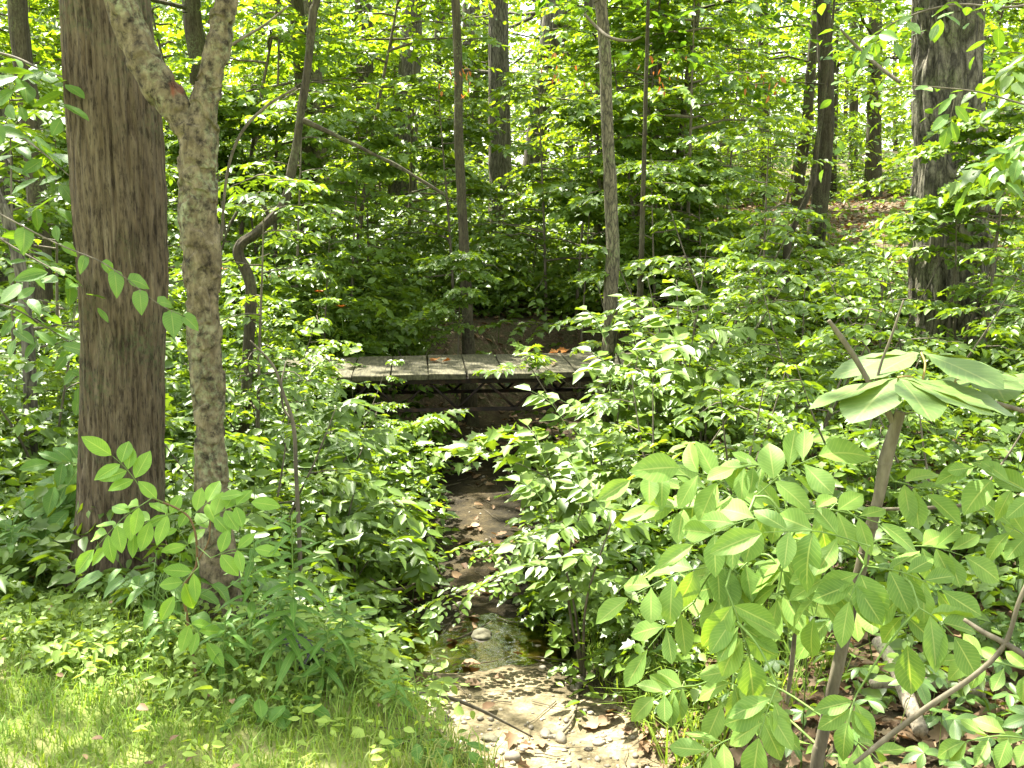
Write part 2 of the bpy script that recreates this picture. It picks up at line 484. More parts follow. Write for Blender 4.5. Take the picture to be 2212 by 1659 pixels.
M_LOG = bark_mat("fallen_log_bark", [(0.1, 0.085, 0.06), (0.2, 0.175, 0.125), (0.3, 0.27, 0.2)], zs=0.3, scale=25, moss=(0.16, 0.19, 0.08), moss_amt=0.6)
M_CUT = plain_mat("cut_wood", [(0.2, 0.1, 0.045), (0.33, 0.18, 0.085)], scale=40)
M_FLOWER = plain_mat("orange_petal", [(0.6, 0.12, 0.015), (0.75, 0.2, 0.02)], scale=20, rough=0.5)

# ------------------------------------------------------------------ terrain
STREAM = np.array([(3.2, 0.2), (1.5, 1.6), (0.62, 2.8), (0.2, 3.8), (-0.04, 4.7), (-0.2, 5.5), (-0.28, 7.0), (-0.22, 9.0), (0.02, 10.2), (0.75, 11.2), (2.2, 11.9), (5, 12.6), (10, 14.5), (16, 19)])


def stream_dist(x, y):
    x = np.asarray(x, float); y = np.asarray(y, float)
    best = np.full(x.shape, 1e9)
    for a, b in zip(STREAM[:-1], STREAM[1:]):
        d = b - a
        t = np.clip(((x - a[0]) * d[0] + (y - a[1]) * d[1]) / (d @ d), 0, 1)
        best = np.minimum(best, np.hypot(x - a[0] - t * d[0], y - a[1] - t * d[1]))
    return best


def w_top(y):
    return np.interp(y, [0, 2.6, 3.2, 4.2, 6, 9, 11, 12.5], [0.6, 0.6, 0.72, 1.25, 1.6, 2.0, 1.5, 1.25])


def bed_z(y):
    return np.interp(y, [0, 3, 9, 12, 19], [-0.80, -0.78, -0.70, -0.62, 0.2])


def ground(x, y, detail=True):
    x = np.asarray(x, float); y = np.asarray(y, float)
    r = np.hypot(x, y)
    base = 0.062 * np.logaddexp(0, (y - 10.0) / 1.2) * 1.2
    base = np.minimum(base, 2.6 + 0.012 * np.maximum(y - 50, 0))
    base = base + 0.07 * np.maximum(x - 1.2, 0) * sstep(4.5, 9, y) * (1 - sstep(14, 40, np.abs(x)))
    base = base - 0.26 * sstep(0.35, 1.1, x) * (1 - sstep(4.2, 7.5, y)) * sstep(1.2, 2.2, y)
    base = base - 0.12 * sstep(3.6, 5.2, y) * (1 - sstep(7, 9, y)) * sstep(-0.2, -1.0, x)
    d = stream_dist(x, y)
    wt = w_top(y)
    bw = np.interp(y, [4.2, 5.4, 6.4, 9], [0.36, 0.3, 0.2, 0.3]) + 0.12 * n2(x, y, 1.1, 5)
    k = sstep(0, 1, np.clip((d - bw) / np.maximum(wt - bw, 0.05), 0, 1))
    z = (bed_z(y) - 0.05 * np.exp(-((y - 5.45) / 0.5) ** 2)) * (1 - k) + base * k
    if detail:
        z = z + (n2(x, y, 1.3, 1) - 0.5) * 0.10 * sstep(0.3, 1.4, d) + (n2(x, y, 6, 2) - 0.5) * 0.035 + (n2(x, y, 18, 3) - 0.5) * 0.012
        z = z + (n2(x, y, 0.12, 9) - 0.5) * 0.8 * sstep(16, 40, r)
    return z


def lawn_mask(x, y):
    x = np.asarray(x, float); y = np.asarray(y, float)
    yb = np.interp(x, [-6, -2.2, -1.5, -0.7, -0.3, 0.1, 0.35, 2], [4.6, 4.25, 4.0, 3.55, 3.3, 2.95, 2.2, 1.0])
    return sstep(0.28, -0.28, y - yb + (n2(x, y, 2.5, 21) - 0.5) * 0.5)


def axis(a, fine0, fine1, b, step):
    mid = list(np.arange(fine0, fine1 + 1e-6, step))
    lo, hi = [], []
    s, v = step, fine0
    while v > a:
        s *= 1.16; v -= s; lo.append(max(v, a))
    s, v = step, fine1
    while v < b:
        s *= 1.16; v += s; hi.append(min(v, b))
    return np.array(lo[::-1] + mid + hi)


gx, gy = axis(-260, -4, 4.5, 260, 0.045), axis(-120, 2.2, 12.6, 420, 0.045)
GX, GY = np.meshgrid(gx, gy)
GZ = ground(GX, GY)
gd = stream_dist(GX, GY)
mb = MB()
idx = np.arange(GX.size).reshape(GX.shape)
quads = np.stack([idx[:-1, :-1], idx[:-1, 1:], idx[1:, 1:], idx[1:, :-1]], -1).reshape(-1, 4)
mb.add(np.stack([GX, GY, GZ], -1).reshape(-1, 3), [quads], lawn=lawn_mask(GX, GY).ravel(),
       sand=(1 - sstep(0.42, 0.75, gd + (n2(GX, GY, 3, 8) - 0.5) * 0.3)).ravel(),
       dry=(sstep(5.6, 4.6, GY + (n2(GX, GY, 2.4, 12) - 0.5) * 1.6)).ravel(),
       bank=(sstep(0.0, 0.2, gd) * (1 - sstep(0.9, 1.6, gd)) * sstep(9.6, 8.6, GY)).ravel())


def ground_material():
    m, t, out = new_mat("forest_ground")
    tc = N(t, "ShaderNodeTexCoord")
    def noise(s, d=6, r=0.6):
        n = N(t, "ShaderNodeTexNoise"); n.inputs["Scale"].default_value = s; n.inputs["Detail"].default_value = d; n.inputs["Roughness"].default_value = r
        t.links.new(tc.outputs["Object"], n.inputs["Vector"]); return n
    nf, nc, nm = noise(45), noise(3), noise(11)
    litter = ramp(t, [(0.3, (0.035, 0.024, 0.014)), (0.48, (0.085, 0.058, 0.034)), (0.62, (0.14, 0.1, 0.06)), (0.75, (0.21, 0.16, 0.1))], nf.outputs["Fac"])
    green = ramp(t, [(0.42, (0, 0, 0)), (0.62, (1, 1, 1))], nm.outputs["Fac"])
    gm = N(t, "ShaderNodeMix", data_type='RGBA'); gm.inputs[7].default_value = (0.05, 0.085, 0.022, 1)
    g2 = N(t, "ShaderNodeMath", operation='MULTIPLY'); t.links.new(green.outputs[0], g2.inputs[0]); g2.inputs[1].default_value = 0.45
    t.links.new(g2.outputs[0], gm.inputs[0]); t.links.new(litter.outputs[0], gm.inputs[6])
    lawn = ramp(t, [(0.3, (0.09, 0.13, 0.025)), (0.5, (0.18, 0.22, 0.05)), (0.68, (0.32, 0.29, 0.13))], nc.outputs["Fac"])
    sand = ramp(t, [(0.3, (0.09, 0.075, 0.042)), (0.5, (0.2, 0.17, 0.1)), (0.7, (0.34, 0.29, 0.19))], nm.outputs["Fac"])
    sand2 = N(t, "ShaderNodeMix", data_type='RGBA', blend_type='MULTIPLY'); sand2.inputs[0].default_value = 0.7
    sp = ramp(t, [(0.35, (0.45, 0.42, 0.35)), (0.6, (1.15, 1.1, 1.0))], nf.outputs["Fac"])
    t.links.new(sand.outputs[0], sand2.inputs[6]); t.links.new(sp.outputs[0], sand2.inputs[7])
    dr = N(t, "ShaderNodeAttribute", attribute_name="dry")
    wet_shade = N(t, "ShaderNodeMix", data_type='RGBA', blend_type='MULTIPLY'); wet_shade.inputs[7].default_value = (0.24, 0.22, 0.16, 1)  # damp tint, with the shade over the upper bed painted in too
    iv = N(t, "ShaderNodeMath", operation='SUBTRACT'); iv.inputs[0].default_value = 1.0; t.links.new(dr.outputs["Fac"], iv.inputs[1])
    t.links.new(iv.outputs[0], wet_shade.inputs[0]); t.links.new(sand2.outputs[2], wet_shade.inputs[6])
    al = N(t, "ShaderNodeAttribute", attribute_name="lawn"); asn = N(t, "ShaderNodeAttribute", attribute_name="sand")
    m1 = N(t, "ShaderNodeMix", data_type='RGBA'); t.links.new(al.outputs["Fac"], m1.inputs[0]); t.links.new(gm.outputs[2], m1.inputs[6]); t.links.new(lawn.outputs[0], m1.inputs[7])
    m2 = N(t, "ShaderNodeMix", data_type='RGBA'); t.links.new(asn.outputs["Fac"], m2.inputs[0]); t.links.new(m1.outputs[2], m2.inputs[6]); t.links.new(wet_shade.outputs[2], m2.inputs[7])
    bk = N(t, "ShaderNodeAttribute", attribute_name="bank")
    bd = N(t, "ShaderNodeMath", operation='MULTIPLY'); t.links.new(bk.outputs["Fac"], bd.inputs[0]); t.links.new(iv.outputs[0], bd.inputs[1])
    m3 = N(t, "ShaderNodeMix", data_type='RGBA', blend_type='MULTIPLY'); m3.inputs[7].default_value = (0.42, 0.44, 0.4, 1)  # same damp and painted shade carried up the banks
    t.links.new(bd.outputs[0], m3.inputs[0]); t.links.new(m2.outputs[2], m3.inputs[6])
    p = N(t, "ShaderNodeBsdfPrincipled"); p.inputs["Roughness"].default_value = 0.92; p.inputs["Specular IOR Level"].default_value = 0.2
    t.links.new(m3.outputs[2], p.inputs["Base Color"])
    bp = N(t, "ShaderNodeBump"); bp.inputs["Strength"].default_value = 0.7; bp.inputs["Distance"].default_value = 0.02
    t.links.new(nf.outputs["Fac"], bp.inputs["Height"]); t.links.new(bp.outputs[0], p.inputs["Normal"])
    t.links.new(p.outputs[0], out.inputs[0])
    return m


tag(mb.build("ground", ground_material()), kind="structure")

# shallow water lying in the deeper parts of the bed
m, t, out = new_mat("shallow_water")
tc = N(t, "ShaderNodeTexCoord")
nz = N(t, "ShaderNodeTexNoise"); nz.inputs["Scale"].default_value = 9; nz.inputs["Detail"].default_value = 4
t.links.new(tc.outputs["Object"], nz.inputs["Vector"])
bp = N(t, "ShaderNodeBump"); bp.inputs["Strength"].default_value = 0.25; bp.inputs["Distance"].default_value = 0.02
t.links.new(nz.outputs["Fac"], bp.inputs["Height"])
gl = N(t, "ShaderNodeBsdfGlossy"); gl.inputs["Roughness"].default_value = 0.06
t.links.new(bp.outputs[0], gl.inputs["Normal"])
tp = N(t, "ShaderNodeBsdfTransparent"); tp.inputs[0].default_value = (0.5, 0.46, 0.24, 1)
fz = N(t, "ShaderNodeFresnel"); fz.inputs[0].default_value = 1.33
t.links.new(bp.outputs[0], fz.inputs["Normal"])
ms = N(t, "ShaderNodeMixShader")
fk = N(t, "ShaderNodeMath", operation='MULTIPLY'); t.links.new(fz.outputs[0], fk.inputs[0]); fk.inputs[1].default_value = 0.45
t.links.new(fk.outputs[0], ms.inputs[0]); t.links.new(tp.outputs[0], ms.inputs[1]); t.links.new(gl.outputs[0], ms.inputs[2])
t.links.new(ms.outputs[0], out.inputs[0])
M_WATER = m
sc_ = curve(np.c_[STREAM[2:9], np.zeros(7)], 140)
mb = MB()
tg = nrmz(np.gradient(sc_, axis=0))
pr = np.stack([-tg[:, 1], tg[:, 0], 0 * tg[:, 0]], -1)
U = np.linspace(-0.5, 0.5, 12)
V = sc_[:, None] + pr[:, None] * U[None, :, None]
V[..., 2] = bed_z(V[..., 1]) - 0.034
ii = np.arange(140 * 12).reshape(140, 12)
mb.add(V.reshape(-1, 3), [np.stack([ii[:-1, :-1], ii[:-1, 1:], ii[1:, 1:], ii[1:, :-1]], -1).reshape(-1, 4)])
tag(mb.build("water", M_WATER), kind="structure")

# ------------------------------------------------------------------ leaves
def two_sided(out_r, z=None):
    """right-hand outline from base to tip -> folded leaf with two faces"""
    r = np.array(out_r, float)
    n = len(r)
    v = np.zeros((2 * n - 2, 3))
    v[:n, :2] = r
    v[n:, 0] = -r[1:-1][::-1, 0]; v[n:, 1] = r[1:-1][::-1, 1]
    v[:, 2] = 0.28 * np.abs(v[:, 0]) - 0.16 * v[:, 1] ** 2
    f1 = list(range(n))
    f2 = [0, n - 1] + list(range(n, 2 * n - 2))
    return v, [f1, f2]


T_OVATE = two_sided([(0, 0), (0.22, 0.25), (0.23, 0.55), (0, 1)])
T_WIDE = two_sided([(0, 0), (0.3, 0.22), (0.33, 0.55), (0.14, 0.86), (0, 1)])
T_LANCE = two_sided([(0, 0), (0.1, 0.25), (0.11, 0.55), (0, 1)])
T_MAPLE = two_sided([(0, 0), (0.26, 0.02), (0.25, 0.17), (0.5, 0.32), (0.3, 0.44), (0.36, 0.72), (0.17, 0.66), (0, 1)])
T_OAK = two_sided([(0, 0), (0.12, 0.15), (0.09, 0.25), (0.3, 0.38), (0.16, 0.5), (0.34, 0.68), (0.16, 0.78), (0.14, 0.95), (0, 1)])


def hi_leaf(width=0.42, peak=0.45, curl=0.2, fold=0.18, ns=9, tipp=1.0, cord=0.0):
    """curved leaf with a fine outline: returns verts, faces, uv"""
    t = np.linspace(0, 1, ns)
    a = peak / (1 - peak)
    w = (t ** a) * (1 - t) ** tipp
    w = w / w.max() * width * 0.5
    if cord:
        w = np.maximum(w, width * 0.5 * np.sqrt(np.clip(t / 0.3, 0, 1)) * (t < 0.35))
    w[0] = 0.004; w[-1] = 0.002
    cx = np.array([-1, -0.5, 0, 0.5, 1])
    X = w[:, None] * cx
    Yy = np.broadcast_to(t[:, None], X.shape).copy()
    if cord:
        Yy = Yy - cord * (np.abs(cx)[None] ** 1.5) * (1 - sstep(0, 0.35, t))[:, None] * 0.25
    Z = fold * np.abs(X) - curl * t[:, None] ** 2 + 0.012 * np.sin(t * 19)[:, None] * np.abs(cx)[None]
    v = np.stack([X, Yy, Z], -1).reshape(-1, 3)
    i = np.arange(ns * 5).reshape(ns, 5)
    q = np.stack([i[:-1, :-1], i[:-1, 1:], i[1:, 1:], i[1:, :-1]], -1).reshape(-1, 4)
    uv = np.stack([np.broadcast_to(cx, X.shape), np.broadcast_to(t[:, None], X.shape), 0 * X], -1).reshape(-1, 3)
    return v, q.tolist(), uv


T_HICK = [hi_leaf(w_, pk_, c, f) for w_, pk_, c, f in ((0.52, 0.52, 0.12, 0.25), (0.56, 0.58, 0.3, 0.12), (0.48, 0.5, 0.05, 0.38), (0.6, 0.5, 0.4, 0.2), (0.5, 0.6, -0.08, 0.15))]
T_BUCK = [hi_leaf(0.6, 0.6, c, f, ns=10) for c, f in ((0.05, 0.14), (0.11, 0.08))]
T_GOLD = [hi_leaf(0.22, 0.42, c, 0.2) for c in (0.2, 0.45, 0.7)]
T_HEART = [hi_leaf(0.66, 0.3, c, 0.2, cord=0.6, ns=12) for c in (0.15, 0.35)]
T_CREEP = [hi_leaf(0.46, 0.55, c, 0.15, ns=7) for c in (0.1, 0.3)]
T_LIME = [hi_leaf(0.5, 0.48, c, 0.18) for c in (0.06, 0.22)]


class Leaves:
    def __init__(s):
        s.a = []

    def add(s, pos, d, n, size, rnd=None, hue=0.5):
        pos = np.atleast_2d(pos).astype(float)
        k = len(pos)
        d = np.broadcast_to(np.asarray(d, float), (k, 3)); n = np.broadcast_to(np.asarray(n, float), (k, 3))
        size = np.broadcast_to(np.asarray(size, float), (k,))
        rnd = RNG.random(k) if rnd is None else np.broadcast_to(rnd, (k,))
        hue = np.broadcast_to(np.asarray(hue, float), (k,))
        s.a.append((pos, d, n, size, rnd, hue))

    def arrays(s):
        return [np.concatenate([q[i] for q in s.a]) for i in range(6)]

    def into(s, mb, tmpl, keep=None):
        if not s.a:
            return mb
        A = s.arrays()
        if keep is not None:
            k = keep(A[0])
            A = [q[k] for q in A]
        many = tmpl if isinstance(tmpl, list) else [tmpl]
        pick = RNG.integers(0, len(many), len(A[0]))
        for j, tm in enumerate(many):
            B = [q[pick == j] for q in A]
            if not len(B[0]):
                continue
            pos, d, n, size, rnd, hue = B
            d = nrmz(d)
            x = nrmz(np.cross(d, n))
            n = np.cross(x, d)
            v = tm[0]
            bend = RNG.uniform(0.4, 1.8, len(pos))
            wid = RNG.uniform(0.82, 1.15, len(pos))
            Vv = pos[:, None] + size[:, None, None] * ((v[None, :, 0:1] * wid[:, None, None]) * x[:, None] + v[None, :, 1:2] * d[:, None] + v[None, :, 2:3] * bend[:, None, None] * n[:, None])
            kk = len(v)
            off = (np.arange(len(pos)) * kk)[:, None]
            byn = {}
            for f in tm[1]:
                byn.setdefault(len(f), []).append(f)
            fs = []
            for m_, fl in byn.items():
                fa = np.array(fl)
                fs.append((fa[None] + off[:, :, None]).reshape(-1, m_))
            at_ = dict(rnd=np.repeat(rnd, kk), hue=np.repeat(hue, kk))
            if len(tm) > 2:
                at_["luv"] = np.tile(tm[2], (len(pos), 1))
            mb.add(Vv.reshape(-1, 3), fs, **at_)
        return mb


def sprays(LV, o, d, L, n, leaf, droop=0.25, tilt=0.3, hue=0.5, opp=False, spread=0.85):
    """flat sprays: o origins, d directions, L lengths; n leaves along each, held roughly level"""
    o = np.atleast_2d(o).astype(float)
    m = len(o)
    d = nrmz(np.broadcast_to(np.asarray(d, float), (m, 3)).copy())
    L = np.broadcast_to(np.asarray(L, float), (m,))
    droop = np.broadcast_to(np.asarray(droop, float), (m,))
    hue = np.broadcast_to(np.asarray(hue, float), (m,))
    leaf = np.broadcast_to(np.asarray(leaf, float), (m,))
    t = np.linspace(0.18, 1.0, n)
    if opp:
        t = np.repeat(np.linspace(0.2, 1.0, (n + 1) // 2), 2)[:n]
    up = np.array([0, 0, 1.0])
    side = nrmz(np.cross(d, up) + 1e-6)
    upl = nrmz(np.cross(side, d))
    P = o[:, None] + d[:, None] * (L[:, None] * t)[..., None]
    P[..., 2] -= droop[:, None] * L[:, None] * t ** 2
    sg = np.where(np.arange(n) % 2 == 0, 1.0, -1.0)
    sg = sg * spread
    sgm = np.broadcast_to(sg, (m, n)).copy()
    sgm[:, -1] *= 0.15
    dd = d[:, None] * RNG.uniform(0.35, 0.8, (m, n))[..., None] + side[:, None] * sgm[..., None] + RNG.normal(0, 0.18, (m, n, 3))
    dd[..., 2] -= (0.12 + droop[:, None] * t) * RNG.uniform(0.2, 1.4, (m, n))
    nn = upl[:, None] + RNG.normal(0, tilt, (m, n, 3))
    sz = leaf[:, None] * RNG.uniform(0.6, 1.15, (m, n)) * (0.75 + 0.35 * np.sin(PI * t))
    LV.add(P.reshape(-1, 3), dd.reshape(-1, 3), nn.reshape(-1, 3), sz.ravel(), hue=np.repeat(hue, n))


def layered_branches(LV, wood, stem, z0, nb, Lmax, Ltop, leaf, K=7, nl=7, r0=0.012, rise=0.25, droop=0.22, hue=0.5, tilt=0.3, opp=False, yaw=None, sub=0.42, wood_every=1):
    """horizontal branches from a stem (dense array of points); each carries flat sub-sprays"""
    tt = np.sort(z0 + (1 - z0) * RNG.random(nb))
    tt = np.clip(tt + RNG.normal(0, 0.01, nb), 0, 1)
    ii = (tt * (len(stem) - 1)).astype(int)
    O = stem[ii]
    ya = RNG.random(nb) * 2 * PI if yaw is None else yaw(nb)
    L = (Lmax * (1 - (tt - z0) / (1 - z0 + 1e-6)) + Ltop * (tt - z0) / (1 - z0 + 1e-6)) * RNG.uniform(0.6, 1.15, nb)
    D = np.stack([np.cos(ya), np.sin(ya), np.full(nb, rise) + RNG.normal(0, 0.12, nb)], -1)
    D = nrmz(D)
    tk = np.linspace(0.22, 1.0, K)
    P = O[:, None] + D[:, None] * (L[:, None] * tk)[..., None]
    P[..., 2] -= droop * L[:, None] * tk ** 2
    side = nrmz(np.cross(D, [0, 0, 1.0]))
    sg = np.where(np.arange(K) % 2 == 0, 1.0, -1.0)
    sd = D[:, None] * 0.7 + side[:, None] * (sg * np.r_[np.ones(K - 1), 0.1])[None, :, None] + RNG.normal(0, 0.12, (nb, K, 3))
    sd[..., 2] = -0.05 + RNG.normal(0, 0.12, (nb, K))
    sl_ = sub * np.minimum(L, 1.4)[:, None] * (1.05 - 0.5 * tk)[None] + leaf * 0.8
    hu = np.clip(hue + RNG.normal(0, 0.12, nb), 0, 1)
    sprays(LV, P.reshape(-1, 3), sd.reshape(-1, 3), sl_.ravel(), nl, leaf, droop=0.2, tilt=tilt, hue=np.repeat(hu, K), opp=opp)
    if wood is not None:
        tb = np.linspace(0, 1, 7)
        for b in range(0, nb, wood_every):
            p = O[b] + D[b] * (L[b] * tb)[:, None]
            p[:, 2] -= droop * L[b] * tb ** 2
            p[1:-1] += RNG.normal(0, 0.012 * L[b], (5, 3))
            wood.tube(p, np.linspace(r0 * (0.5 + 0.5 * L[b] / max(Lmax, 1e-3)), r0 * 0.18, 7), seg=5, cap=False)


# ------------------------------------------------------------------ gaps cut in the crowns overhead to place the sun patches
GAPS = [(0.0, 4.72, -0.7, 0.42), (-0.28, 5.0, -0.7, 0.28), (0.12, 4.2, -0.7, 0.26), (-0.25, 5.7, -0.3, 0.25), (0.45, 6.4, -0.1, 0.5), (0.15, 7.4, -0.2, 0.3), (0.5, 4.6, -0.2, 0.45),
        (0.95, 6.9, 0.5, 0.42), (1.6, 5.4, 0.4, 0.3), (3.0, 8.2, 1.3, 0.45), (1.05, 3.4, 0.1, 0.18),
        (-1.35, 7.6, 0.1, 1.1), (-2.2, 9.8, 0.3, 1.1), (0.15, 10.7, -0.6, 0.6), (-0.25, 11.5, -0.5, 0.65), (-1.6, 11.6, 0.8, 0.7), (-0.4, 12.6, 1.0, 0.6), (1.6, 12.2, 1.0, 0.7), (0.9, 13.6, 1.4, 0.6), (3.4, 11.0, 1.2, 0.6), (-1.3, 5.6, 0.0, 0.45), (-4.0, 8.0, 0.5, 1.4), (-0.9, 6.6, 0.0, 0.3), (2.4, 6.6, 0.8, 0.3), (-0.55, 5.6, 0.0, 0.2)]

for _dx, _dy, _Y, _r in [(1010, 1270, 5.05, 0.24), (865, 1195, 5.35, 0.2), (1390, 850, 6.6, 0.34), (1150, 940, 6.3, 0.34), (1990, 440, 8.2, 0.42), (1730, 850, 6.0, 0.28), (2165, 300, 3.6, 0.16), (1400, 990, 5.6, 0.26), (1940, 830, 2.75, 0.1)]:
    _p = at(_dx, _dy, _Y)
    GAPS.append((_p[0], _p[1], _p[2], _r))


def canopy_keep(P):
    x0 = P[:, 0] - SD[0] / SD[2] * P[:, 2]
    y0 = P[:, 1] - SD[1] / SD[2] * P[:, 2]
    k = n2(x0, y0, 1.5, 31) * 0.6 + n2(x0, y0, 4.2, 32) * 0.4
    thr = 0.57 - 0.14 * sstep(9, 24, y0) - 0.05 * sstep(-2, -5, x0)
    thr = thr + 0.1 * np.exp(-((x0 + 0.2) ** 2 / 1.2 + (y0 - 8.0) ** 2 / 6.0))
    thr = thr + 0.2 * np.exp(-((x0 + 1.5) ** 2 / 3.0 + (y0 - 2.9) ** 2 / 1.3))  # crown leaves thickened along the sun line to shade the lawn
    keep = k < thr
    for gx_, gy_, gz_, r_ in GAPS:
        X = gx_ - SD[0] / SD[2] * gz_
        Yv = gy_ - SD[1] / SD[2] * gz_
        w = (n2(x0, y0, 5, 33) - 0.5) * 0.5 * r_
        keep &= np.hypot(x0 - X, y0 - Yv) > r_ + w
    return keep


# ------------------------------------------------------------------ trees
TREE_N = [0]


def flaky(amp, seed):
    """thin curling bark plates standing off the stem"""
    def f(V, D, r):
        w = (vnoise(V * 14, seed + 5)[..., None] - 0.5) * 0.05
        q = np.stack([V[..., 0], V[..., 1], V[..., 2] * 0.7], -1) + w
        a = vnoise(q * 28, seed); b = vnoise(q * 60 + 7, seed + 1); c = vnoise(V * 7, seed + 2)
        plate = sstep(0.44, 0.52, a)
        return amp * (0.8 * plate + 0.7 * (b - 0.5) + 1.6 * (c - 0.5))
    return f


def furrow(amp, hf, zf, seed, ridge=False):
    def f(V, D, r):
        q = np.stack([D[..., 0] * hf, D[..., 1] * hf, V[..., 2] * zf], -1)
        wob = vnoise(np.stack([D[..., 0] * 3, D[..., 1] * 3, V[..., 2] * 1.7], -1), seed + 7) * 1.2
        q = q + wob[..., None]
        a = vnoise(q, seed)
        if ridge:
            a = 1 - np.abs(2 * a - 1) * 1.3
        b = vnoise(q * 2.3 + 11, seed + 1)
        c = vnoise(np.stack([V[..., 0] * 9, V[..., 1] * 9, V[..., 2] * 5], -1), seed + 2)
        return amp * ((a - 0.5) + 0.45 * (b - 0.5)) + amp * 0.9 * (c - 0.5)
    return f


def to_ground(pts):
    """continue a trunk from its lowest seen point down into the soil"""
    P = [np.asarray(p, float) for p in pts]
    b = P[0]
    g = float(ground(b[0], b[1]))
    if b[2] > g + 0.05:
        P.insert(0, np.array([b[0] - (P[1][0] - b[0]) * 0.05, b[1], g - 0.08]))
    else:
        P[0] = np.array([b[0], b[1], g - 0.08])
    return P


def tree(name, label, pts, radii, mat, top=11.0, crown=None, seg=20, res=0.12, disp=None, group=None, limbs=(), crown_mat=None, low=None, leaf=0.15, cat="tree", lean=(0, 0), dens=1.0, tmpl=T_OVATE, uv=False):
    P = to_ground(pts)
    base = P[0].copy()
    last = P[-1]
    dirn = nrmz(P[-1] - P[-2])
    if top > last[2] + 0.5:
        k = top - last[2]
        P.append(last + np.array([dirn[0] * 0.25 * k + lean[0], dirn[1] * 0.2 * k + lean[1], k * 0.5]))
        P.append(last + np.array([dirn[0] * 0.4 * k + lean[0] * 2, dirn[1] * 0.3 * k + lean[1] * 2, k]))
        radii = list(radii) + [radii[-1] * 0.6, radii[-1] * 0.12]
    if len(radii) < len(P):
        radii = [radii[0] * 1.25] + list(radii)
    n = max(12, int((P[-1][2] - P[0][2]) / res))
    # denser near the ground
    c = curve(P, n)
    rr = np.interp(np.linspace(0, len(P) - 1, n), np.arange(len(P)), radii[:len(P)])
    rr = rr * (1 + 0.35 * np.exp(-(c[:, 2] - base[2] - 0.08) / (3.2 * radii[0] + 1e-3)))
    root = thing(name, label, cat, base, group)
    mb = MB()
    mb.tube(c - base, rr, seg=seg, disp=disp)
    for lp, lr, ls in limbs:
        l = MB(); lc = curve(lp, max(10, int(len(lp) * 14)))
        l.tube(lc - base, np.interp(np.linspace(0, 1, len(lc)), np.linspace(0, 1, len(lr)), lr), seg=ls, disp=disp)
        l.build("limb", mat, root)
    wood = MB(); LV = Leaves()
    if crown:
        z0, nb, Lm, Lt = crown
        zz = c[:, 2]
        st = c[zz > z0]
        if len(st) > 3:
            layered_branches(LV, wood, st, 0.0, nb, Lm, Lt, leaf, K=int(9 * dens), nl=7, r0=radii[0] * 0.22, rise=0.25, droop=0.12, hue=RNG.uniform(0.2, 0.8), tilt=0.45, sub=0.75, wood_every=3)
    for m_, fl in wood.f.items():      # the boughs belong to the trunk's own mesh
        mb.f.setdefault(m_, []).extend([q + mb.n for q in fl])
    mb.v += [v - base for v in wood.v]; mb.n += wood.n
    mb.build("trunk", mat, root)
    if LV.a:
        m2_ = MB()
        A = LV.arrays()
        keep = canopy_keep(A[0])
        # crowns never hang into the near view
        el = (A[0][:, 2] - CAM_Z) / np.maximum(A[0][:, 1], 0.5)
        keep &= (el > 0.19) | (A[0][:, 1] > 10.5)
        LV.into(m2_, tmpl, keep=lambda _: keep)
        if m2_.n:
            m2_.v = [v - base for v in m2_.v]
            m2_.build("crown", crown_mat or M_CANOPY, root)
    TREE_N[0] += 1
    return root


def D(lst, Y):
    return [at(p[0], p[1], p[2] if len(p) > 2 else Y) for p in lst]


def rx(ws, Y):
    return [pxr(w, Y) for w in ws]


# big furrowed trunk, left
Y = 4.4
tree("forest_tree", "thick brown furrowed trunk standing at the lawn edge, widest in view", D([(243, 1275), (258, 1180), (263, 1000), (265, 800), (266, 600), (257, 400), (243, 200), (226, 0), (205, -250)], Y),
     rx([160, 156, 154, 158, 172, 184, 178, 168, 160], Y), M_BIGBARK, top=12, crown=(5.0, 46, 4.2, 1.5), seg=180, res=0.018, disp=furrow(0.015, 14, 4, 3, True))
# cherry with the fork
Y = 3.85
tree("cherry_tree", "forked grey flaky-barked cherry leaning in front of the thick brown trunk", D([(486, 1400), (474, 1250), (460, 1080), (452, 900), (442, 700), (432, 520), (428, 390), (428, 300), (447, 205), (470, 95), (485, 0), (500, -150)], Y),
     rx([74, 66, 62, 62, 64, 72, 76, 74, 50, 44, 38, 34], Y), M_CHERRY, top=8, crown=(3.2, 26, 2.8, 1.0), seg=150, res=0.009, disp=flaky(0.010, 13),
     limbs=[(D([(432, 400), (412, 290), (372, 225), (318, 145), (280, 60), (252, -30), (220, -180), (170, -420)], Y), rx([40, 58, 63, 61, 57, 53, 46, 28], Y), 90)])
# ridged trunk, right
Y = 9.3
tree("oak_tree", "stout deeply ridged grey trunk rising at the upper right", D([(2060, 700), (2056, 550), (2052, 400), (2048, 250), (2048, 100), (2046, 0), (2046, -120)], Y),
     rx([134, 130, 126, 122, 120, 116, 114], Y), M_OAK, top=15, crown=(6.5, 52, 5.2, 2.0), seg=180, res=0.03, disp=furrow(0.055, 6.5, 2.2, 23, True))
Y = 7.9
tree("slender_tree", "slender olive-barked trunk rising in front of the bridge's right half", D([(1298, 960), (1303, 860), (1318, 720), (1319, 640), (1324, 540), (1318, 400), (1311, 250), (1306, 100), (1297, 0), (1290, -100)], Y),
     rx([32, 32, 30, 29, 28, 26, 25, 24, 23, 22], Y), M_OLIVE, top=9, crown=(4.6, 26, 2.6, 1.0), seg=40, res=0.03, disp=furrow(0.006, 9, 4, 31))
Y = 20
tree("forest_tree", "straight pale grey trunk standing alone at centre beyond the bridge", D([(1082, 440), (1080, 330), (1078, 200), (1077, 100), (1076, -50)], Y),
     rx([46, 44, 42, 40, 38], Y), M_GREY, top=16, crown=(8, 46, 5, 2), seg=70, res=0.06, disp=furrow(0.02, 9, 1.8, 37, True))
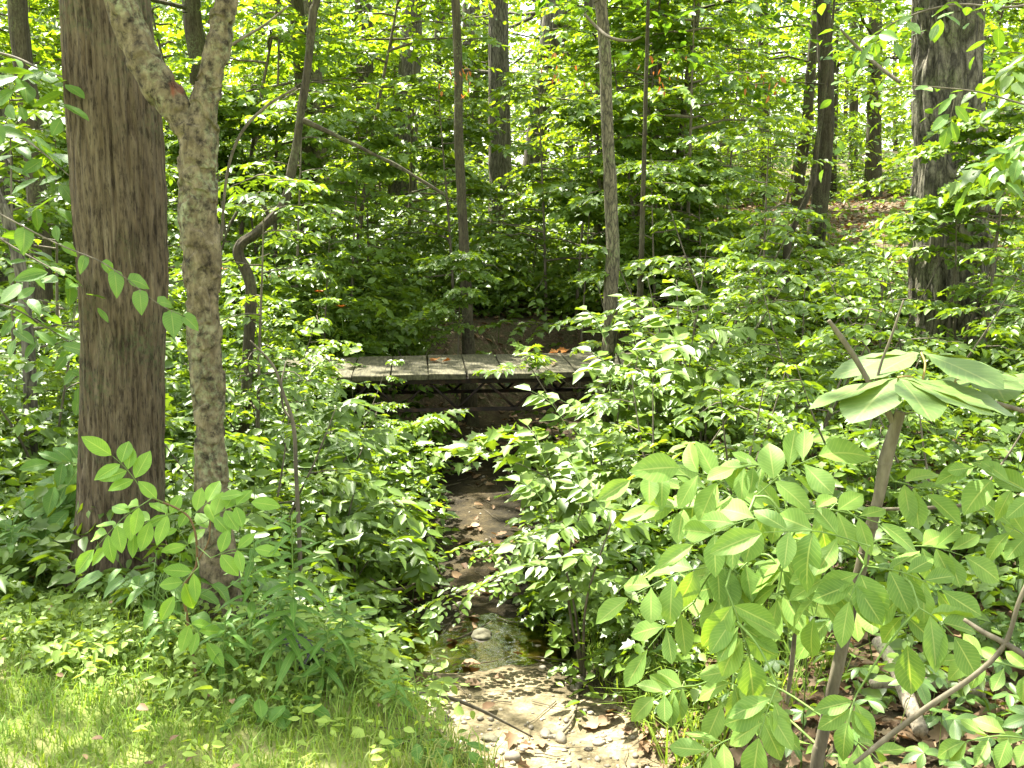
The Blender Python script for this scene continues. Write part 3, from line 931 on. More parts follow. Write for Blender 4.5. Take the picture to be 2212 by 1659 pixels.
Y = 10.5
tree("slender_tree", "slim dark trunk rooted right behind the plank bridge", D([(1012, 765), (1008, 640), (997, 430), (991, 300), (990, 160), (985, 20), (980, -80)], Y),
     rx([27, 23, 20, 19, 18, 17, 16], Y), M_DARK, top=9, crown=(4.8, 26, 2.8, 1.0), seg=36, res=0.05, disp=furrow(0.007, 9, 3, 41))
Y = 7.2
tree("crooked_tree", "dark crooked trunk bending right, just behind the forked cherry", D([(520, 1010), (532, 850), (535, 760), (542, 620), (515, 540), (560, 498), (612, 440), (634, 350), (650, 240), (664, 150), (676, 30), (688, -80)], Y),
     rx([24, 22, 22, 24, 22, 20, 19, 18, 17, 16, 15, 13], Y), M_DARK, top=7, crown=(4.4, 20, 2.2, 0.9), seg=36, res=0.03, disp=furrow(0.008, 8, 5, 43),
     limbs=[(D([(655, 260), (720, 290), (800, 330), (860, 360), (960, 420)], 7.1), rx([14, 10, 8, 7, 4], 7.1), 12), (D([(590, 480), (545, 420), (500, 480), (478, 540)], 7.3), rx([10, 8, 6, 4], 7.3), 10)])
Y = 6
tree("slender_tree", "thin grey leaning trunk at the far left edge", D([(68, 960), (64, 800), (52, 640), (38, 550), (14, 470), (-20, 390), (-60, 250)], Y), rx([28, 27, 25, 24, 23, 22, 20], Y), M_GREY, top=6.5, crown=(3.6, 18, 2.0, 0.8), seg=36, res=0.03, disp=furrow(0.006, 8, 4, 47))
Y = 9
tree("forest_tree", "dark mossy trunk at the top left corner, behind the thin leaning one", D([(96, 800), (90, 620), (80, 420), (66, 260), (46, 110), (38, 0), (30, -120)], Y), rx([44, 42, 40, 40, 38, 36, 34], Y), M_DARK, top=11, crown=(5.5, 34, 3.6, 1.4), seg=60, res=0.05, disp=furrow(0.014, 8, 3, 53))

TRUNKS = [
    # label, points, Y, widths, material, top, name
    ("grey trunk showing between the cherry fork's right limb and the crooked tree", [(562, 420), (562, 250), (558, 100), (556, -60)], 22, [32, 31, 30, 29], M_GREY),
    ("dark mossy trunk seen inside the cherry's fork", [(440, 330), (428, 130), (415, 40), (410, -60)], 13, [40, 38, 36, 35], M_DARK),
    ("brownish grey trunk directly above the crooked tree's bend", [(690, 420), (680, 220), (668, 60), (664, -60)], 16, [40, 38, 36, 35], M_OLIVE),
    ("straight grey trunk, second of the pale row left of centre", [(792, 420), (789, 260), (786, 100), (784, -60)], 19, [38, 37, 36, 35], M_GREY),
    ("pale grey double-stemmed trunk, third of the row left of centre", [(872, 430), (878, 260), (888, 100), (892, -60)], 18, [50, 47, 42, 40], M_GREY),
    ("grey trunk leaning right, just beside the lone pale trunk", [(1150, 400), (1168, 240), (1188, 90), (1200, -60)], 24, [46, 44, 42, 40], M_GREY),
    ("broad grey trunk peeping out between the slim dark trunk and the lone pale one", [(1022, 380), (1020, 260), (1018, 100), (1018, -60)], 30, [38, 36, 36, 35], M_GREY),
    ("thin straight brown trunk right of the slender olive trunk", [(1462, 430), (1475, 280), (1492, 130), (1510, -40)], 14, [18, 17, 16, 16], M_OLIVE),
    ("dark crooked trunk beyond the slender olive trunk, kinked at mid height", [(1376, 560), (1384, 440), (1404, 330), (1394, 250), (1420, 130), (1438, -40)], 15, [24, 23, 24, 22, 22, 20], M_DARK),
    ("short thin dark stem just behind the bridge's right end", [(1384, 790), (1382, 700), (1384, 600), (1388, 470)], 10.2, [15, 14, 13, 10], M_DARK),
    ("brown trunk in the shade halfway to the ridged oak", [(1655, 420), (1652, 300), (1650, 160), (1648, -60)], 26, [24, 23, 22, 20], M_DARK),
    ("dark trunk with a lean beside the shaded brown one", [(1725, 400), (1740, 290), (1752, 150), (1770, -60)], 22, [22, 21, 20, 18], M_DARK),
    ("pair-standing dark trunk, left one in the gap beside the ridged oak", [(1790, 420), (1796, 250), (1800, 100), (1802, -60)], 27, [26, 25, 24, 22], M_DARK),
    ("upright dark trunk nearest the ridged oak's left side", [(1885, 420), (1888, 280), (1890, 120), (1892, -60)], 26, [30, 29, 28, 26], M_DARK),
    ("thin bare stem standing in the brown leaf clearing", [(1700, 540), (1722, 470), (1752, 400), (1768, 290), (1782, 200)], 13, [15, 14, 12, 9, 6], M_DARK),
    ("slim dark pole tree in the middle of the shaded gap", [(1842, 420), (1843, 300), (1845, 160), (1846, -60)], 31, [18, 18, 17, 16], M_DARK),
    ("narrow grey stem right of the ridged oak", [(2128, 520), (2124, 400), (2120, 300), (2112, 150), (2120, -60)], 10, [14, 13, 12, 11, 10], M_OLIVE),
    ("dark trunk far behind, between the lone pale trunk and the slender olive one", [(1232, 420), (1230, 300), (1228, 150), (1228, -60)], 34, [24, 23, 22, 20], M_DARK),
    ("dark trunk seen just right of the leaning grey trunk", [(1268, 420), (1264, 300), (1268, 150), (1272, -60)], 29, [20, 19, 18, 17], M_DARK),
    ("dark trunk in the shadows between the two palest rows", [(728, 400), (730, 250), (730, 120), (728, -60)], 30, [22, 21, 20, 19], M_DARK),
    ("dim narrow trunk just left of the crooked tree's top", [(606, 400), (604, 250), (600, 100), (598, -60)], 28, [20, 19, 18, 17], M_DARK),
]
for i, (lb, pts, Y, ws, mt) in enumerate(TRUNKS):
    small = Y < 14.5 and ws[0] < 20
    tp = 5.5 if small else 10 + 0.15 * Y + RNG.uniform(-1, 2)
    tree("slender_tree" if ws[0] < 26 else "forest_tree", lb, D(pts, Y), rx(ws, Y), mt, top=tp,
         crown=(2.8, 14, 1.6, 0.7) if small else ((4.3 + 0.06 * Y) if 540 < pts[0][0] < 1110 else (3.0 + 0.05 * Y), 44, 3.6 + 0.03 * Y, 1.4), seg=28, res=0.1, disp=furrow(0.012 if ws[0] > 26 else 0.005, 9, 2, 60 + i, True),
         leaf=0.15 if Y < 20 else 0.18, dens=1.0 if Y < 20 else 0.8)

# trees beyond the frame edges whose crowns shade the scene, the first added to shade the lawn, and small trunks far off
for i, (x, y, r, tp) in enumerate([(-5.3, 4.6, 0.18, 10), (-7.5, 7.5, 0.2, 12), (-5.5, 11.5, 0.2, 13), (-2.6, 13.5, 0.12, 10), (6.2, 6.0, 0.2, 12), (7.6, 12.0, 0.22, 14), (4.0, 14.5, 0.12, 11), (1.2, 15.5, 0.1, 10)]):
    z = float(ground(x, y))
    tree("forest_tree", ["unseen tree added outside the left edge to shade the lawn", "tree at the left beyond the frame edge", "tree far left behind the dark mossy trunk", "young trunk half lost in leaves left of the slim dark trunk", "tree just right of the frame",
                         "tree at the right edge behind the ridged oak", "young trunk in leaves left of the ridged oak", "young trunk hidden in leaves behind the slender olive trunk"][i],
         [(x, y, z), (x + 0.1, y, z + 2), (x - 0.05, y + 0.1, z + 4.5)], [r, r * 0.85, r * 0.7], [M_GREY, M_OLIVE, M_GREY, M_DARK, M_OAK, M_GREY, M_DARK, M_OLIVE][i], top=tp, crown=(3.6 if i == 0 else 4.6, 48 if r > 0.15 else 26, 4.0 if r > 0.15 else 2.6, 1.5), seg=28, res=0.1,
         disp=furrow(0.012, 9, 2, 90 + i, True), leaf=0.16)
k = 0
far_label = "slim dim trunk among the many in the distant wood"
rg = np.random.default_rng(5)
while k < 34:
    y = rg.uniform(28, 68)
    x = rg.uniform(-0.5, 0.5) * y * 1.0
    z = float(ground(x, y))
    r = rg.uniform(0.07, 0.2)
    ln = rg.normal(0, 0.25, 2)
    tree("distant_tree", far_label, [(x, y, z), (x + ln[0], y, z + 3), (x + ln[0] * 1.6, y, z + 7)], [r, r * 0.9, r * 0.75], M_DARK if rg.random() < 0.65 else M_GREY, top=rg.uniform(12, 17),
         crown=(rg.uniform(3.5, 6.5), 16, 3.6, 1.6), seg=10, res=0.5, leaf=0.3, dens=0.7, group="distant trunks in the wood", crown_mat=M_BACK)
    k += 1

# ------------------------------------------------------------------ the plank bridge
BR = rad(5.2)
BC = np.array([-0.1, 9.14, 0.17])
ex = np.array([math.cos(BR), math.sin(BR), 0]); ey = np.array([-math.sin(BR), math.cos(BR), 0])
br = thing("footbridge", "low grey plank footbridge over the stream on thin steel lattice trusses", "bridge", BC)
br.rotation_euler = (0, 0, BR)
x = -2.75
while x < 2.9:
    w = 0.30 + RNG.normal(0, 0.006)
    b = MB()
    tz = RNG.normal(0, 0.004)
    rot = RNG.normal(0, 0.006)
    R = np.array([[math.cos(rot), -math.sin(rot), 0], [math.sin(rot), math.cos(rot), 0], [0, 0, 1]])
    b.box((x + w / 2, RNG.normal(0, 0.008), -0.0225 + tz), w - 0.010, 1.06, 0.045, R=R, bev=0.004, jit=0.0012)
    b.build("plank", M_WOOD, br, smooth=False)
    x += w
for sy in (-0.40, 0.42):
    ch = MB()
    ch.box((0.05, sy - 0.018, -0.075), 5.6, 0.045, 0.04, bev=0.003)
    ch.box((0.05, sy + 0.02, -0.066), 5.6, 0.03, 0.02, bev=0.003)
    tr = ch.build("truss", M_STEEL, br, smooth=False)
    bc_ = MB()
    bc_.box((0.05, sy - 0.014, -0.315), 5.3, 0.03, 0.03, bev=0.003)
    bc_.box((0.05, sy + 0.014, -0.318), 5.3, 0.022, 0.02, bev=0.003)
    bc_.build("bottom_chord", M_STEEL, tr, smooth=False)
    wb = MB()
    xs = np.arange(-2.5, 2.7, 0.235)
    for i in range(len(xs) - 1):
        za, zb = (-0.085, -0.31) if i % 2 == 0 else (-0.31, -0.085)
        wb.tube(np.array([[xs[i], sy + 0.002, za], [xs[i + 1], sy + 0.002, zb]]), 0.011, seg=8)
    wb.build("web_rods", M_STEEL, tr)
ab = []
for sx in (-2.7, 2.75):
    b = MB()
    b.box((sx, 0, -0.21), 0.3, 1.1, 0.21, bev=0.01, jit=0.004)
    b.build("abutment_beam", M_WOOD, br, smooth=False)


def bp_(s, w, z=0.17):
    p = BC + ex * s + ey * w
    return np.array([p[0], p[1], z])


# ------------------------------------------------------------------ dead leaves, pebbles, grass
def scatter(n, x0, x1, y0, y1, mask, rg=RNG):
    x = rg.uniform(x0, x1, n); y = rg.uniform(y0, y1, n)
    k = rg.random(n) < mask(x, y)
    return x[k], y[k]


def flat_leaves(LV, x, y, size, lift=0.012, tilt=0.35, hue=None):
    n = len(x)
    a = RNG.random(n) * 2 * PI
    d = np.stack([np.cos(a), np.sin(a), RNG.normal(0.05, 0.2, n)], -1)
    nn = np.stack([RNG.normal(0, tilt, n), RNG.normal(0, tilt, n), np.ones(n)], -1)
    P = np.stack([x, y, ground(x, y) + lift + RNG.random(n) * lift * 1.5], -1)
    LV.add(P, d, nn, size * RNG.uniform(0.6, 1.2, n), hue=RNG.random(n) if hue is None else hue)


LV = Leaves()
x, y = scatter(9000, -5, 6, 2.6, 13.5, lambda x, y: (1 - lawn_mask(x, y)) * (0.5 + 0.5 * sstep(0.5, 0.8, stream_dist(x, y))) * (0.35 + 0.65 * (n2(x, y, 1.2, 71) > 0.45)))
flat_leaves(LV, x, y, 0.085)
x, y = scatter(2600, 0.25, 2.6, 2.6, 4.8, lambda x, y: sstep(0.35, 0.7, stream_dist(x, y)))
flat_leaves(LV, x, y, 0.075)
x, y = scatter(9000, 2.5, 14, 13.5, 27, lambda x, y: 0 * x + 0.9)
flat_leaves(LV, x, y, 0.12)
mb = MB()
LV.into(mb, [T_OAK, T_WIDE, T_MAPLE])
tag(mb.build("leaf_litter", M_LITTER), label="brown dead leaves lying over the banks and forest floor", cat="leaf litter", kind="stuff")

LV = Leaves()
x, y = scatter(420, -2.6, 0.4, 2.5, 4.4, lambda x, y: lawn_mask(x, y) * 0.22)
flat_leaves(LV, x, y, 0.035, lift=0.03)
mb = MB(); LV.into(mb, [T_OAK, T_WIDE])
tag(mb.build("fallen_leaves", M_LITTER), label="scattered small tan leaf scraps caught in the lawn grass", cat="leaf litter", kind="stuff")

ico = [(0, 0, 1), (0, 0, -1)] + [(0.894 * math.cos(a), 0.894 * math.sin(a), 0.447) for a in np.arange(5) * 2 * PI / 5] + [(0.894 * math.cos(a + PI / 5), 0.894 * math.sin(a + PI / 5), -0.447) for a in np.arange(5) * 2 * PI / 5]
ico = np.array(ico)
icf = [(0, 2 + i, 2 + (i + 1) % 5) for i in range(5)] + [(1, 7 + (i + 1) % 5, 7 + i) for i in range(5)] + [(2 + i, 7 + i, 2 + (i + 1) % 5) for i in range(5)] + [(2 + (i + 1) % 5, 7 + i, 7 + (i + 1) % 5) for i in range(5)]
icf = np.array(icf)


def subdiv(v, f):
    v = [tuple(q) for q in v]; cache = {}; nf = []
    def mid(a, b):
        k = (min(a, b), max(a, b))
        if k not in cache:
            q = (np.array(v[a]) + np.array(v[b])) / 2
            cache[k] = len(v); v.append(tuple(q / np.linalg.norm(q)))
        return cache[k]
    for a, b, c in f:
        ab_, bc2, ca = mid(a, b), mid(b, c), mid(c, a)
        nf += [(a, ab_, ca), (ab_, b, bc2), (ca, bc2, c), (ab_, bc2, ca)]
    return np.array(v), np.array(nf)


ico1 = subdiv(ico, icf); ico2 = subdiv(*ico1); ico3 = subdiv(*ico2)
x, y = scatter(6500, -1.3, 1.3, 3.0, 10.5, lambda x, y: (1 - sstep(0.35, 0.62, stream_dist(x, y))) * (0.15 + 0.85 * (n2(x, y, 1.6, 77) > 0.5)) * np.interp(y, [4.6, 5.4], [1, 0.3]))
n = len(x)
sz = 0.005 + 0.014 * RNG.random(n) ** 3 + 0.004 * RNG.random(n) + 0.03 * (RNG.random(n) < 0.02)
sc3 = sz[:, None] * RNG.uniform(0.6, 1.3, (n, 3)) * np.array([1, 1, 0.6])
P = np.stack([x, y, ground(x, y) + sz * 0.15], -1)
vv = P[:, None] + (ico1[0][None] * RNG.uniform(0.85, 1.12, (n, len(ico1[0]), 1))) * sc3[:, None]
mb = MB()
mb.add(vv.reshape(-1, 3), [(ico1[1][None] + (np.arange(n) * len(ico1[0]))[:, None, None]).reshape(-1, 3)], rnd=np.repeat(RNG.random(n), len(ico1[0])))
tag(mb.build("pebbles", M_PEBBLE), label="tan and grey gravel strewn along the shallow stream bed", cat="gravel", kind="stuff")


def stone(label, p, s, seed, cat="stone"):
    v = ico3[0].copy()
    v = v * (0.75 + 0.5 * vnoise(v * 1.6 + seed, seed))[:, None] * (0.94 + 0.12 * vnoise(v * 6 + seed, seed + 1))[:, None]
    b = MB(); b.add(v * np.asarray(s), [ico3[1]])
    o = b.build("stone", M_STONE)
    o.location = [float(q) for q in p]
    tag(o, label, cat)


def gp(dx, dy, it=30):
    """point of the ground seen at a place of the view"""
    lo, hi = 2.0, 60.0
    ys = np.linspace(2.0, 40, 3000)
    for yv in ys:
        p = at(dx, dy, yv)
        if p[2] <= float(ground(p[0], p[1])):
            return p
    return at(dx, dy, 20)


for lb, dx, dy, s in [("rounded olive stone half sunk in the stream's shaded pool", 1040, 1378, (0.055, 0.045, 0.035)),
                      ("pale flat stone at the sunny water's edge near the lawn", 960, 1555, (0.035, 0.025, 0.016)),
                      ("small dark stone by the arched dead branch", 1060, 1600, (0.04, 0.03, 0.02)),
                      ("flat grey stone under the bridge in the stream", 1010, 1010, (0.09, 0.07, 0.03))]:
    p = gp(dx, dy)
    stone(lb, (p[0], p[1], p[2] + s[2] * 0.3), s, int(dx))

mb = MB()
x, y = scatter(420, -1.2, 1.6, 2.9, 10.5, lambda x, y: (stream_dist(x, y) < 0.9) * 0.9)
for xx, yy in zip(x, y):
    a = RNG.random() * 6.28; l = RNG.uniform(0.03, 0.16)
    q = np.linspace(-1, 1, 4)
    px_ = xx + np.cos(a) * l * q + RNG.normal(0, 0.006, 4); py_ = yy + np.sin(a) * l * q + RNG.normal(0, 0.006, 4)
    mb.tube(np.stack([px_, py_, ground(px_, py_) + 0.006 + RNG.uniform(0, 0.01)], -1), [RNG.uniform(0.0015, 0.004), 0.001], seg=5)
tag(mb.build("twig_debris", M_TWIG), label="broken twigs strewn over the stream bed and its banks", cat="twigs", kind="stuff")

# grass blades on the lawn
def blades(n, x0, x1, y0, y1, mask, h0, h1, w, huef, lean=0.6):
    x, y = scatter(n, x0, x1, y0, y1, mask)
    n = len(x)
    a = RNG.random(n) * 2 * PI
    h = RNG.uniform(h0, h1, n) * (0.6 + 0.8 * n2(x, y, 2.2, 81))
    ln = RNG.uniform(0.2, 1.0, n) * lean
    dr = np.stack([np.cos(a), np.sin(a), 0 * a], -1)
    sd_ = np.stack([-np.sin(a), np.cos(a), 0 * a], -1)
    b = np.stack([x, y, ground(x, y) - 0.004], -1)
    w_ = w * RNG.uniform(0.6, 1.3, n)[:, None]
    up = np.array([0, 0, 1.0])
    m_ = b + dr * (h * ln * 0.35)[:, None] + up * (h * 0.6)[:, None]
    tpp = b + dr * (h * ln * 1.0)[:, None] + up * (h * (1 - 0.35 * ln))[:, None]
    V = np.stack([b - sd_ * w_, b + sd_ * w_, m_ + sd_ * w_ * 0.8, m_ - sd_ * w_ * 0.8, tpp], 1)
    o = (np.arange(n) * 5)[:, None]
    return V.reshape(-1, 3), [np.array([[0, 1, 2, 3]]) + o, np.array([[3, 2, 4]]) + o], np.repeat(RNG.random(n), 5), np.repeat(huef(x, y), 5)


mb = MB()
hue_l = lambda x, y: np.clip(0.15 + 1.3 * (n2(x, y, 1.3, 83) - 0.3) + 0.35 * sstep(3.6, 2.6, y), 0, 1)
v, f, r_, h_ = blades(75000, -3.4, 1.2, 1.6, 4.9, lambda x, y: lawn_mask(x, y) * 0.95, 0.03, 0.095, 0.0021, hue_l, 1.2)
mb.add(v, f, rnd=r_, hue=h_)
v, f, r_, h_ = blades(3200, -3.4, 0.9, 2.4, 4.9, lambda x, y: lawn_mask(x, y) * (1 - lawn_mask(x, y + 0.35)) * 3, 0.07, 0.16, 0.0026, lambda x, y: 0.25 + 0 * x, 0.9)
mb.add(v, f, rnd=r_, hue=h_)
tag(mb.build("grass", M_GRASS), label="short yellow-green lawn grass in the left foreground", cat="grass", kind="stuff")
mb = MB()
v, f, r_, h_ = blades(9000, -4.5, 0.2, 9.8, 12.8, lambda x, y: (stream_dist(x, y) > 0.7) * (n2(x, y, 0.8, 85) > 0.45) * (x < -0.9), 0.2, 0.5, 0.006, lambda x, y: 0.35 + 0 * x, 1.4)
mb.add(v, f, rnd=r_, hue=h_)
v, f, r_, h_ = blades(2600, 0.25, 1.3, 3.9, 5.6, lambda x, y: (stream_dist(x, y) > 0.5) * (n2(x, y, 1.5, 86) > 0.5) * 1.0, 0.1, 0.28, 0.004, lambda x, y: 0.45 + 0 * x, 1.2)
mb.add(v, f, rnd=r_, hue=h_)
tag(mb.build("tall_grass", M_GRASS), label="taller arching grass tufts on the stream banks", cat="grass", kind="stuff")

# ------------------------------------------------------------------ undergrowth (ground cover nobody could count)
def sight_clear(P):
    """ground cover in the stream cutting stays below the view to the bridge and the bed"""
    x, y, z = P[:, 0], P[:, 1], P[:, 2]
    line = CAM_Z - 0.212 * y
    inside = (x > -0.165 * y + 0.02) & (x < 0.115 * y) & (y < 8.6)
    bad = inside & (z > line)
    # keep the open water clear
    d = stream_dist(x, y)
    bad |= (d < np.interp(y, [3.5, 4.8, 6.0, 8], [0.4, 0.34, 0.2, 0.22]) + 0.1 * np.sin(y * 5)) & (y < 9) & (y > 3.0)
    return ~bad


def undergrowth(name, label, n, x0, x1, y0, y1, mask, hmin, hmax, leaf, mat=M_SHRUB, seed=1, ns=4, nl=7, keep=None, tmpls=(T_OVATE, T_MAPLE, T_WIDE)):
    x, y = scatter(n, x0, x1, y0, y1, mask)
    sp = n2(x, y, 0.9, seed + 100) + RNG.normal(0, 0.12, len(x))
    mb = MB()
    cuts = [-9, 0.42, 0.56, 9]
    for j, tm in enumerate(tmpls):
        s = (sp > cuts[j]) & (sp <= cuts[j + 1])
        xs, ys = x[s], y[s]
        m_ = len(xs)
        if not m_:
            continue
        h = RNG.uniform(hmin, hmax, m_) * (0.5 + n2(xs, ys, 0.7, seed + 7))
        h = h * (1 - 0.8 * np.exp(-((xs + 1.55) ** 2 / 0.35 + (ys - 4.0) ** 2 / 0.16)))      # trampled short before the thick trunk
        LV = Leaves()
        for q in range(ns):
            a = RNG.random(m_) * 2 * PI
            fr = (q + 0.7) / ns
            zz = ground(xs, ys) + h * fr
            o = np.stack([xs, ys, zz], -1)
            d = np.stack([np.cos(a), np.sin(a), RNG.normal(0.3, 0.15, m_)], -1)
            L = (0.16 + 0.42 * h * (1.15 - fr * 0.6)) * RNG.uniform(0.7, 1.2, m_)
            sprays(LV, o, d, L, nl, leaf * RNG.uniform(0.75, 1.15, m_), droop=0.35, tilt=0.32, hue=np.clip(n2(xs, ys, 2.0, seed + 50) + RNG.normal(0, 0.15, m_), 0, 1), opp=(j == 1))
        LV.into(mb, tm, keep=keep)
        # thin stalks
        st = RNG.random(m_) < 0.5
        b = np.stack([xs, ys, ground(xs, ys)], -1)[st]
        tpp = b + np.stack([RNG.normal(0, 0.05, len(b)), RNG.normal(0, 0.05, len(b)), h[st]], -1)
        if keep is not None:
            k = keep(tpp) & keep(b)
            b, tpp = b[k], tpp[k]
        if len(b):
            w = 0.003
            V = np.stack([b + [w, 0, 0], b + [-w, w, 0], b + [-w, -w, 0], tpp + [w * .5, 0, 0], tpp + [-w * .5, w * .5, 0], tpp + [-w * .5, -w * .5, 0]], 1)
            o = (np.arange(len(b)) * 6)[:, None]
            mb.add(V.reshape(-1, 3), [np.array([[0, 1, 4, 3]]) + o, np.array([[1, 2, 5, 4]]) + o, np.array([[2, 0, 3, 5]]) + o], rnd=0.3, hue=0.2)
    o = mb.build(name, mat)
    return tag(o, label, "undergrowth", kind="stuff")


nolawn = lambda x, y: 1 - lawn_mask(x, y)
und = lambda x, y: nolawn(x, y) * sstep(np.interp(y, [4.5, 5.5], [0.45, 0.25]), np.interp(y, [4.5, 5.5], [0.8, 0.45]), stream_dist(x, y))
undergrowth("undergrowth", "dense low leafy plants covering the bank left of the stream", 2100, -5.5, -0.3, 4.0, 9.0, lambda x, y: und(x, y) * 0.9, 0.12, 0.6, 0.085, seed=1, keep=sight_clear)
undergrowth("undergrowth", "bright low leafy plants covering the bank right of the stream", 2300, 0.1, 6.5, 3.2, 9.0, lambda x, y: und(x, y) * 0.75 * (0.4 + 0.6 * sstep(3.8, 5.2, y)), 0.12, 0.62, 0.085, seed=2, keep=sight_clear)
undergrowth("undergrowth", "leafy ground cover on the slope right behind the bridge", 3800, -10, 10, 9.8, 15, lambda x, y: (1 - 0.8 * ((x > 4.2) & (x < 7.2) & (y > 11.5))) * sstep(0.7, 1.2, stream_dist(x, y)) * (1 - 0.93 * (np.abs(x + 0.2) < 0.88) * (y < 12.5)), 0.25, 1.0, 0.11, seed=3, ns=5)
undergrowth("undergrowth", "leafy ground cover further back among the trunks", 4200, -18, 18, 15, 30, lambda x, y: 1 - 0.95 * ((x > 3.2) & (x < 11) & (y < 26)), 0.3, 1.1, 0.13, seed=4, ns=5, nl=6)
undergrowth("undergrowth", "low fine-leaved weeds along the lawn's ragged edge", 1500, -3.4, 0.2, 3.2, 5.0, lambda x, y: lawn_mask(x, y) * (1 - lawn_mask(x, y + 0.45)) * 1.6 + 0.5 * nolawn(x, y) * (y < 4.9), 0.04, 0.17, 0.045, seed=5, mat=M_WEED, ns=3, keep=sight_clear, tmpls=(T_OVATE, T_WIDE, T_LANCE))
undergrowth("lawn_weeds", "round-leaved weeds dotted through the lawn grass", 420, -3.2, 0.3, 2.4, 4.4, lambda x, y: lawn_mask(x, y) * (n2(x, y, 1.4, 91) > 0.48), 0.02, 0.07, 0.04, seed=6, mat=M_LIME, ns=1, nl=5, tmpls=(T_WIDE, T_WIDE, T_OVATE))

# distant wood: foliage mass beyond the saplings
def distant_mass(name, label, n, y0, y1, zlo, zhi, leaf, mat, seed):
    y = RNG.uniform(y0, y1, n)
    x = RNG.uniform(-0.62, 0.62, n) * y
    c = n2(x, y, 0.22, seed)
    z = ground(x, y) + zlo + (zhi - zlo) * RNG.random(n) ** 1.2
    k = (vnoise(np.stack([x * 0.28, y * 0.28, z * 0.5], -1), seed) + RNG.normal(0, 0.06, n)) > 0.43
    x, y, z = x[k], y[k], z[k]
    a = RNG.random(len(x)) * 2 * PI
    LV = Leaves()
    sprays(LV, np.stack([x, y, z], -1), np.stack([np.cos(a), np.sin(a), RNG.normal(0, 0.15, len(x))], -1), RNG.uniform(0.6, 1.2, len(x)), 9, leaf, droop=0.25, tilt=0.5, hue=np.clip(n2(x, z, 0.5, seed + 3) + RNG.normal(0, 0.2, len(x)), 0, 1))
    mb = MB(); LV.into(mb, T_OVATE, keep=None if y0 > 40 else canopy_keep)
    return tag(mb.build(name, mat), label, "foliage", kind="stuff")


distant_mass("distant_foliage", "leafy understorey foliage filling the wood between the middle trunks", 9000, 17, 28, 1.2, 7, 0.15, M_BACK, 200)
distant_mass("distant_foliage", "sunlit yellow-green foliage filling the wood behind the trunks", 26000, 26, 48, 0.2, 11, 0.22, M_BACK, 201)
distant_mass("distant_foliage", "farthest hazy green foliage closing off the wood", 19000, 48, 85, 0, 21, 0.42, M_BACK, 202)

# ------------------------------------------------------------------ saplings and shrubs (prototypes, then copies)
def sapling(name, label, cat, h, nb, Lmax, leaf, tmpl, mat, z0=0.2, hue=0.5, nl=8, K=6, seed=0, group=None, stems=1, rise=0.2, opp=False):
    root = thing(name, label, cat, (0, 0, 0), group)
    wood = MB(); LV = Leaves()
    for s in range(stems):
        ln = RNG.normal(0, 0.12 if stems == 1 else 0.3, 2) * h
        st = curve([(0, 0, -0.08), (ln[0] * 0.3, ln[1] * 0.3, h * 0.35), (ln[0] * 0.7, ln[1] * 0.7, h * 0.7), (ln[0], ln[1], h)], 40)
        wood.tube(st, [0.006 * h + 0.004, 0.002], seg=7)
        layered_branches(LV, wood, st, z0, nb // stems, Lmax, Lmax * 0.35, leaf, K=K, nl=nl, r0=0.0035 * h + 0.002, rise=rise, hue=hue, opp=opp)
    wood.build("stem", M_TWIG, root)
    m_ = MB(); LV.into(m_, tmpl); m_.build("foliage", mat, root)
    return root


PROTO = {
    "A": sapling("maple_sapling", "x", "sapling", 2.3, 16, 0.95, 0.115, T_MAPLE, M_SHRUB, hue=0.45, opp=True),
    "B": sapling("leafy_sapling", "x", "sapling", 2.6, 18, 1.05, 0.105, T_OVATE, M_SHRUB, hue=0.55),
    "C": sapling("leafy_shrub", "x", "shrub", 1.5, 16, 0.8, 0.085, T_WIDE, M_SHRUB, z0=0.1, hue=0.6, stems=3),
    "D": sapling("leafy_sapling", "x", "sapling", 4.2, 26, 1.5, 0.12, T_OVATE, M_BACK, z0=0.25, hue=0.6),
    "E": sapling("maple_sapling", "x", "sapling", 5.0, 28, 1.7, 0.13, T_MAPLE, M_BACK, z0=0.25, hue=0.5, opp=True),
    "F": sapling("leafy_shrub", "x", "shrub", 0.9, 12, 0.5, 0.06, T_OVATE, M_SHRUB, z0=0.1, hue=0.7, stems=3),
}
used = set()


def put(kind, dx, Y, label, sc=1.0, rz=None, group=None, dz=0.0):
    p = at(dx, 800, Y)
    z = float(ground(p[0], Y))
    rz = RNG.random() * 6.28 if rz is None else rz
    loc = (p[0], Y, z + dz)
    if kind not in used:
        used.add(kind)
        o = PROTO[kind]
        o.location = [float(q) for q in loc]; o.rotation_euler = (0, 0, rz); o.scale = (sc, sc, sc)
    else:
        o = copy_thing(PROTO[kind], loc, rz, sc)
    o["label"] = label
    if group: o["group"] = group
    elif "group" in o: del o["group"]
    return o


